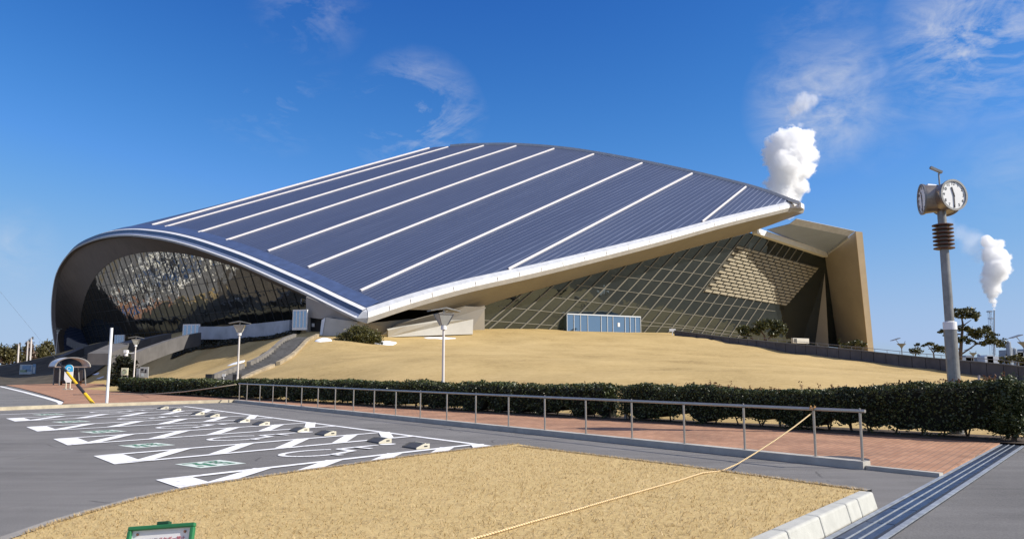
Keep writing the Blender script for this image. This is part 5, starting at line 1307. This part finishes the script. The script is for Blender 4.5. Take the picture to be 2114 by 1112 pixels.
for x_ in (-.14, .16):
    k = MB(); k.tube([bs + tilt * x_, bs + tilt * x_ + zax * (zz0 - bs.z + .1)], .045, 8); k.build('leg', M_CREAM, bt)
k = MB(); 
for x_ in (-.14, .16): k.box(bs + tilt * x_ + zax * .04, (.3, .3, .08))
k.build('base', M_PALE, bt)

wp0, wp1 = G(220, 834, BZ), P(231, 680, 36.3); k = MB(); k.tube([wp0, Vector((wp0.x, wp0.y, wp1.z))], .062, 12); o = k.build('white_pole', M_WHITE); tag(o, 'plain tall white pole standing at the kerb corner beside the striped guy wire', 'pole')
gy = thing('guy_wire', G(195, 836), 'slanting guy wire with yellow and black striped guard at the kerb corner', 'guy wire')
def gpt(t): return G(195, 836).lerp(P(87, 706, 37.5), t)
stops = [(0, .17, M_YEL, .075), (.17, .31, M_BLACK, .068), (.31, .50, M_YEL, .06), (.50, .60, M_BLACK, .05)]
for a, c, m, r in stops: k = MB(); k.tube([gpt(a), gpt(c)], r, 12); k.build('guard_sleeve', m, gy)
k = MB(); k.tube([gpt(.6), gpt(1.0), gpt(2.6)], .004, 6); k.build('wire', M_GALV, gy)
# information boards
def board(name, px0, px1, y0, y1, Y, m, label, cat, marks=None, legs=True, ybase=None):
    a, c = P(px0, y1, Y), P(px1, y1, Y); h = P(px0, y0, Y).z - a.z; w = c.x - a.x; t = thing(name, (a.x + w / 2, Y, a.z), label, cat)
    k = MB(); k.box((a.x + w / 2, Y, a.z + h / 2), (w, .08, h)); k.build('panel', m, t, bevel=.01)
    if legs:
        for f_ in (.12, .88):
            k = MB(); k.box((a.x + w * f_, Y + .06, a.z / 2 + h / 2), (.07, .07, a.z + h)); k.build('leg', M_GALV, t)
    for (u0, u1, v0, v1, mm) in (marks or []):
        k = MB(); k.box((a.x + w * (u0 + u1) / 2, Y - .045, a.z + h * (v0 + v1) / 2), (w * (u1 - u0), .012, h * (v1 - v0))); k.build('printed_area', mm, t)
    return t


M_MAPB = mat('map_blue', (.20, .32, .46), rough=.5, var=.3, scale=3); M_MAPG = mat('map_green', (.25, .33, .22), rough=.5, var=.3, scale=3); M_MAPL = mat('map_pale', (.45, .50, .52), rough=.5, var=.15, scale=3)
board('map_board', 40, 66, 752, 772, 108, M_MAPL, 'large map board with blue and green areas near the trees at left', 'sign', [(.2, .9, .5, .9, M_MAPB), (.05, .6, .2, .45, M_MAPG), (.5, .95, .3, .48, M_MAPB)])
board('side_board', 67, 73, 751, 771, 107, M_MAPB, 'narrow blue board standing beside the large map board', 'sign', [(.15, .85, .1, .7, M_MAPL)])
board('grey_board', 288, 306, 757, 779, 63, mat('board_grey', (.36, .36, .35), rough=.6, var=.2, scale=4), 'grey notice board with black marks behind the far hedge', 'sign', [(.15, .45, .62, .85, M_INK), (.6, .8, .45, .8, M_INK), (.2, .5, .12, .4, M_MAPL), (.1, .8, .5, .54, M_INK)])
board('narrow_board', 281, 287, 760, 778, 63.3, mat('board_dim', (.28, .30, .33), rough=.6, var=.2), 'narrow bluish board between the camera lamp post and the grey notice board', 'sign')
cb_ = board('cream_board', 250, 264, 759, 774, 62, mat('board_cream', (.75, .72, .52), rough=.6, var=.05), 'square cream board with a dark ring before the dark shrub', 'sign')
k = MB(); c = P(257, 766.5, 61.93)
for a in np.linspace(0, 2 * math.pi, 20, endpoint=False): k.beam(c + Vector((math.cos(a), 0, math.sin(a))) * .16, c + Vector((math.cos(a + .33), 0, math.sin(a + .33))) * .16, .03, .04, (0, -1, 0))
k.build('ring_mark', M_MAPG, cb_)
c = G(32, 760, 1.2) if False else P(10, 759, 150); k = MB(); k.box(c, (9, .8, .9)); 

# ------------------------------------------------------------------ front sign
fs = P(330, 1120, 5.2); t = thing('lawn_sign', (fs.x, fs.y, iz(fs.x, fs.y)), 'white no skateboarding notice in a green frame standing on the front lawn', 'sign')
tl_, tr_ = P(267, 1087, 5.2), P(404, 1077.5, 5.16); xs_ = (tr_ - tl_).normalized(); nf = Vector((.10, -.93, .36)).normalized(); ys_ = nf.cross(xs_).normalized(); ys_ = ys_ if ys_.z > 0 else -ys_; nf = xs_.cross(ys_)
wS, hS = (tr_ - tl_).length, .46; cS = (tl_ + tr_) / 2 - ys_ * hS / 2
k = MB(); k.box(cS - nf * .012, (wS - .02, hS - .02, .012), (xs_, ys_, nf)); k.build('panel', M_WHITE, t)
k = MB(); fw = .026
for (o_, sz_) in ((ys_ * (hS / 2 - fw / 2), (wS, fw, .034)), (-ys_ * (hS / 2 - fw / 2), (wS, fw, .034)), (xs_ * (wS / 2 - fw / 2), (fw, hS - fw * 2, .034)), (-xs_ * (wS / 2 - fw / 2), (fw, hS - fw * 2, .034))): k.box(cS + o_, sz_, (xs_, ys_, nf))
k.build('frame', M_GREEN, t, bevel=.006)
k = MB(); k.box(cS + ys_ * (hS / 2 + .012) - nf * .02, (.085, .024, .04), (xs_, ys_, nf)); k.build('handle', mat('green_dark', (.012, .07, .03), rough=.5, var=.2), t, bevel=.006)
for sx_ in (-1, 1):
    k = MB(); k.tube([cS + ys_ * hS * .3 + xs_ * sx_ * wS * .40 - nf * .03, Vector((cS.x + sx_ * wS * .42, cS.y + .28, iz(cS.x, cS.y + .28)))], .011, 8); k.build('leg', M_GREEN, t)
    k = MB(); k.tube([cS + ys_ * (hS * .5 - .05) + xs_ * sx_ * (wS * .5 - .065) + nf * -.005, cS + ys_ * (hS * .5 - .05) + xs_ * sx_ * (wS * .5 - .065) + nf * .002], .0085, 10); k.build('screw', mat('rust', (.2, .09, .06), rough=.8, var=.2), t)
mt = Matrix(((xs_.x, ys_.x, nf.x, 0), (xs_.y, ys_.y, nf.y, 0), (xs_.z, ys_.z, nf.z, 0), (0, 0, 0, 1)))
tx = cS + ys_ * (hS / 2 - .092) - nf * .004
text_mesh('このエリア', .030, 'lettering', mat('faded_ink', (.50, .42, .42), rough=.7, var=.1), t, Matrix.Translation(tx - xs_ * .092) @ mt, .0008)
text_mesh('スケボー禁止', .030, 'lettering', mat('red_ink', (.55, .13, .15), rough=.7, var=.1), t, Matrix.Translation(tx + xs_ * .078) @ mt, .0008)

# ------------------------------------------------------------------ works on the skyline, steam
M_FARM = mat('far_steel', (.30, .34, .40), rough=.7, var=.2, scale=.05); M_FARW = mat('far_white', (.62, .65, .70), rough=.7, var=.1, scale=.02)
YF = 700; ch = thing('stack_tower', P(2052, 764, YF), 'tall thin steel stack tower giving off steam beside the pine', 'chimney')
k = MB(); a, c = P(2052.5, 764, YF), P(2052.5, 640, YF); k.tube([a, c], .55, 10); k.build('flue', M_FARM, ch)
k = MB(); hz = c.z - a.z; cx_, cy_ = a.x, a.y
for i in range(18):
    f0, f1 = i / 18, (i + 1) / 18; w0, w1 = 1.9 - 1.0 * f0, 1.9 - 1.0 * f1
    for s1, s2 in ((-1, -1), (1, -1), (1, 1), (-1, 1)):
        k.beam((cx_ + s1 * w0, cy_ + s2 * w0, a.z + hz * f0), (cx_ + s1 * w1, cy_ + s2 * w1, a.z + hz * f1), .22, .22)
    k.beam((cx_ - w0, cy_ - w0, a.z + hz * f0), (cx_ + w1, cy_ - w1, a.z + hz * f1), .16, .16); k.beam((cx_ - w0, cy_ - w0, a.z + hz * f0), (cx_ + w0, cy_ - w0, a.z + hz * f0), .16, .16)
k.build('lattice', M_FARM, ch)
k = MB(); k.box((cx_, cy_, c.z - 1.2), (3.6, 3.6, .9)); k.box((cx_ + .8, cy_, c.z - 7.5), (4.0, 3, .8)); k.build('platform', M_FARM, ch)
def works(name, parts_, label, cat, m, Y=720):
    t = thing(name, P(parts_[0][0], 764, Y), label, cat, None)
    for (x0, x1, yt, nm, kind) in parts_:
        a, c = P(x0, 764, Y), P(x1, yt, Y); k = MB()
        if kind == 'cyl': k.tube([((a.x + c.x) / 2, Y, a.z - 2), ((a.x + c.x) / 2, Y, c.z - abs(c.x - a.x) * .2), ((a.x + c.x) / 2, Y, c.z)], [abs(c.x - a.x) / 2, abs(c.x - a.x) / 2, abs(c.x - a.x) / 4], 12)
        else: k.box(((a.x + c.x) / 2, Y + 5, (a.z + c.z) / 2 - 1), (c.x - a.x, 10, c.z - a.z + 2))
        k.build(nm, m, t)
works('process_column', [(2081, 2086, 704, 'column', 'cyl'), (2086.5, 2090, 716, 'side_column', 'cyl'), (2078, 2092, 731, 'base_block', 'box'), (2079, 2088, 722, 'platform', 'box')], 'hazy grey process columns of the works, right of the steam stack', 'tower', M_FARM)
works('process_column', [(2094, 2098, 718, 'column', 'cyl'), (2093, 2099, 722, 'platform', 'box'), (2095, 2097, 740, 'base_block', 'box')], 'single short hazy column between the process columns and the works building', 'tower', M_FARM)
works('works_building', [(2100, 2150, 727, 'hall', 'box'), (2104, 2112, 724, 'roof_unit', 'box'), (2118, 2128, 720, 'roof_unit', 'box')], 'hazy grey works building at the right edge of the skyline', 'building', M_FARM)
works('white_hall', [(2035, 2062, 735, 'hall', 'box'), (2040, 2050, 732.5, 'roof_unit', 'box')], 'low white hall on the skyline beneath the pine branches', 'building', M_FARW, 600)
works('grey_shed', [(1985, 2033, 737, 'shed', 'box'), (1996, 2010, 733, 'roof_unit', 'box'), (2020, 2024, 730, 'vent', 'cyl')], 'low grey shed on the skyline right of the pine trunk', 'building', M_FARM, 610)


def steam_mat(name, dens, balls, Y, soft, nscale, namp, cut=.25):
    """water droplets: dense inside the puffs, torn by turbulence towards their edges"""
    m = bpy.data.materials.new(name); m.use_nodes = True; nt = m.node_tree; nt.nodes.clear(); out = nd(nt, 'ShaderNodeOutputMaterial'); u = Y / FPX
    v = nd(nt, 'ShaderNodeVolumePrincipled'); v.inputs['Color'].default_value = (.998, .998, .998, 1); v.inputs['Anisotropy'].default_value = .3
    tc = nd(nt, 'ShaderNodeTexCoord'); P0 = tc.outputs['Object']; acc = None
    for c, r in balls:
        sb = nd(nt, 'ShaderNodeVectorMath', operation='DISTANCE'); nt.links.new(P0, sb.inputs[0]); sb.inputs[1].default_value = c
        f = math_n(nt, 'SUBTRACT', 1.0, math_n(nt, 'DIVIDE', sb.outputs['Value'], r)); acc = f if acc is None else math_n(nt, 'MAXIMUM', acc, f)
    n = nd(nt, 'ShaderNodeTexNoise', ins={'Vector': P0, 'Scale': nscale, 'Detail': 6.0, 'Roughness': .62})
    q = math_n(nt, 'ADD', acc, math_n(nt, 'MULTIPLY', math_n(nt, 'SUBTRACT', n.outputs[0], .5), namp))
    r = nd(nt, 'ShaderNodeMapRange', ins={'Value': q, 'From Min': cut, 'From Max': cut + soft, 'To Min': 0, 'To Max': dens}); r.interpolation_type = 'SMOOTHSTEP'
    nt.links.new(r.outputs[0], v.inputs['Density']); nt.links.new(v.outputs[0], out.inputs['Volume'])
    try: m.cycles.volume_step_rate = .35
    except Exception: pass
    return m


def plume(name, balls, Y, label, dens, soft, nscale, namp, grow=1.45, cut=.25, cat='steam'):
    bm = bmesh.new(); u = Y / FPX; bl_ = []
    for (px, py, r) in balls:
        c = P(px, py, Y) + Vector((0, rng.uniform(-.4, .4) * r * u, 0)); rr_ = r * u * grow; bl_.append((tuple(c), rr_))
        q = bmesh.ops.create_icosphere(bm, subdivisions=2, radius=rr_); bmesh.ops.translate(bm, verts=q['verts'], vec=c)
    me = bpy.data.meshes.new(name); bm.to_mesh(me); bm.free(); me.materials.append(steam_mat(name, dens, bl_, Y, soft, nscale, namp, cut)); o = bpy.data.objects.new(name, me); COL.objects.link(o)
    md = o.modifiers.new('r', 'REMESH'); md.mode = 'VOXEL'; md.voxel_size = 1.2
    tag(o, label, cat, kind='thing'); return o


plume('steam_plume', [(1622, 425, 30), (1616, 400, 33), (1626, 378, 40), (1620, 350, 40), (1640, 345, 40), (1615, 318, 36), (1645, 318, 38), (1630, 295, 34), (1612, 292, 26), (1660, 292, 24), (1672, 318, 17), (1668, 345, 18), (1640, 278, 17), (1683, 312, 6), (1600, 305, 22), (1655, 385, 18), (1640, 405, 18)], 520, 'big white steam plume rising behind the roof tip', .5, .22, .15, 1.5, cut=.30)
plume('steam_plume', [(2052.5, 638, 2.5), (2052, 630, 4.5), (2051, 620, 7.5), (2050, 608, 11), (2050, 596, 15), (2049, 582, 19), (2050, 568, 22), (2056, 555, 23), (2045, 552, 20), (2066, 545, 17), (2058, 532, 22), (2046, 526, 20), (2068, 524, 13), (2052, 510, 18), (2042, 500, 14), (2062, 505, 11), (2036, 492, 10), (2070, 568, 12), (2080, 540, 5)], 700, 'cone shaped white steam plume above the thin stack tower', .45, .22, .13, 1.25, cut=.27)
plume('steam_puff', [(1665, 208, 20), (1650, 222, 18), (1682, 202, 15), (1640, 235, 11), (1692, 198, 8), (1660, 222, 15), (1625, 245, 9), (1650, 258, 8)], 520, 'loose puff of steam drifting above the big plume', .13, .6, .10, 2.3, grow=1.7, cut=.35)
plume('steam_wisp', [(1672, 262, 16), (1690, 238, 20), (1712, 212, 24), (1740, 186, 28), (1775, 164, 30), (1815, 148, 28), (1700, 190, 18), (1640, 215, 14), (1765, 205, 16)], 525, 'thin ragged steam trailing up and right from the big plume', .011, .75, .055, 2.4, grow=1.8, cut=.35)
plume('steam_wisp', [(1965, 462, 16), (1985, 478, 22), (2000, 495, 26), (2015, 515, 25), (2024, 530, 20), (1950, 450, 10)], 705, 'thin veil of steam trailing off beside the clock rings', .03, .7, .07, 1.5, grow=1.6)

# ------------------------------------------------------------------ car park out to the left: what the gable glass mirrors
b = MB(); b.face([(-240, 92, .03), (-104, 92, .03), (-104, 176, .03), (-240, 176, .03)]); tag(b.build('car_park_beyond', M_ASPH2), kind='structure')
b = MB()
for x in (-111, -127.5, -143.5, -160, -176):
    for i in range(24): stroke(b, (x - 2.6, 96 + i * 2.75, 0), (x + 2.6, 96 + i * 2.75, 0), .14, .042)
tag(b.build('bay_lines', M_LINE), kind='structure')
PAINT = [('white', (.80, .80, .80)), ('silver', (.45, .46, .47)), ('black', (.02, .02, .025)), ('pearl', (.72, .71, .66)), ('blue', (.04, .09, .22))]
M_CGL = mat('car_glass', (.02, .025, .03), rough=.08, var=.1, spec=.6); M_TYRE = mat('tyre', (.02, .02, .02), rough=.9, var=.2)


def make_car(nm, c):
    t = thing('parked_car', (0, 0, 0), 'parked car standing in the rows mirrored in the gable glass', 'car', 'cars in the mirrored car park')
    k = MB(); prof = [(-2.0, .28), (-2.05, .62), (-1.9, .9), (-1.72, 1.38), (-1.1, 1.52), (.1, 1.5), (.85, 1.0), (1.85, .82), (2.05, .6), (2.02, .28)]; n = len(prof); W_ = .82
    for y, f_ in ((-W_, 1), (W_, 1)): k.v += [Vector((x, y * (1 if z < 1.0 else .84), z)) for x, z in prof]
    k.f.append(tuple(range(n))); k.f.append(tuple(range(n, 2 * n))[::-1]); k.f += [(j, n + j, n + (j + 1) % n, (j + 1) % n) for j in range(n)]
    k.build('body', mat('car_paint_' + nm, c, rough=.25, var=.02, spec=.6), t, bevel=.05)
    for sy in (-1, 1):
        g = MB(); y0, y1 = sy * .79, sy * .715; g.face([(-1.6, y0, .99), (.72, y0, .99), (.1, y1, 1.4), (-1.45, y1, 1.4)] if sy < 0 else [(-1.6, y0, .99), (-1.45, y1, 1.4), (.1, y1, 1.4), (.72, y0, .99)]); g.build('side_window', M_CGL, t, solid=.08)
    g = MB(); g.face([(.80, -.68, 1.06), (.80, .68, 1.06), (.2, .6, 1.44), (.2, -.6, 1.44)]); g.build('windscreen', M_CGL, t, solid=.08)
    for x in (-1.25, 1.3):
        for sy in (-1, 1):
            w = MB(); w.tube([(x, sy * .66, .31), (x, sy * .86, .31)], .31, 14); w.build('wheel', M_TYRE, t)
    return t


protos = [make_car(nm, c) for nm, c in PAINT]; used = [False] * 5
for xr, rot in ((-111, 0), (-124.8, 180), (-130.2, 0), (-140.8, 180), (-146.2, 0), (-157.3, 180), (-162.7, 0)):
    for i in range(21):
        if rng.uniform() < .30: continue
        j = int(rng.choice(5, p=[.36, .22, .16, .16, .10]))
        o = protos[j] if not used[j] else copy_tree(protos[j]); used[j] = True
        o.location = (xr + rng.uniform(-.25, .25), 97.4 + i * 2.75, .03); o.rotation_euler.z = R(rot if rng.uniform() < .6 else rot + 180)
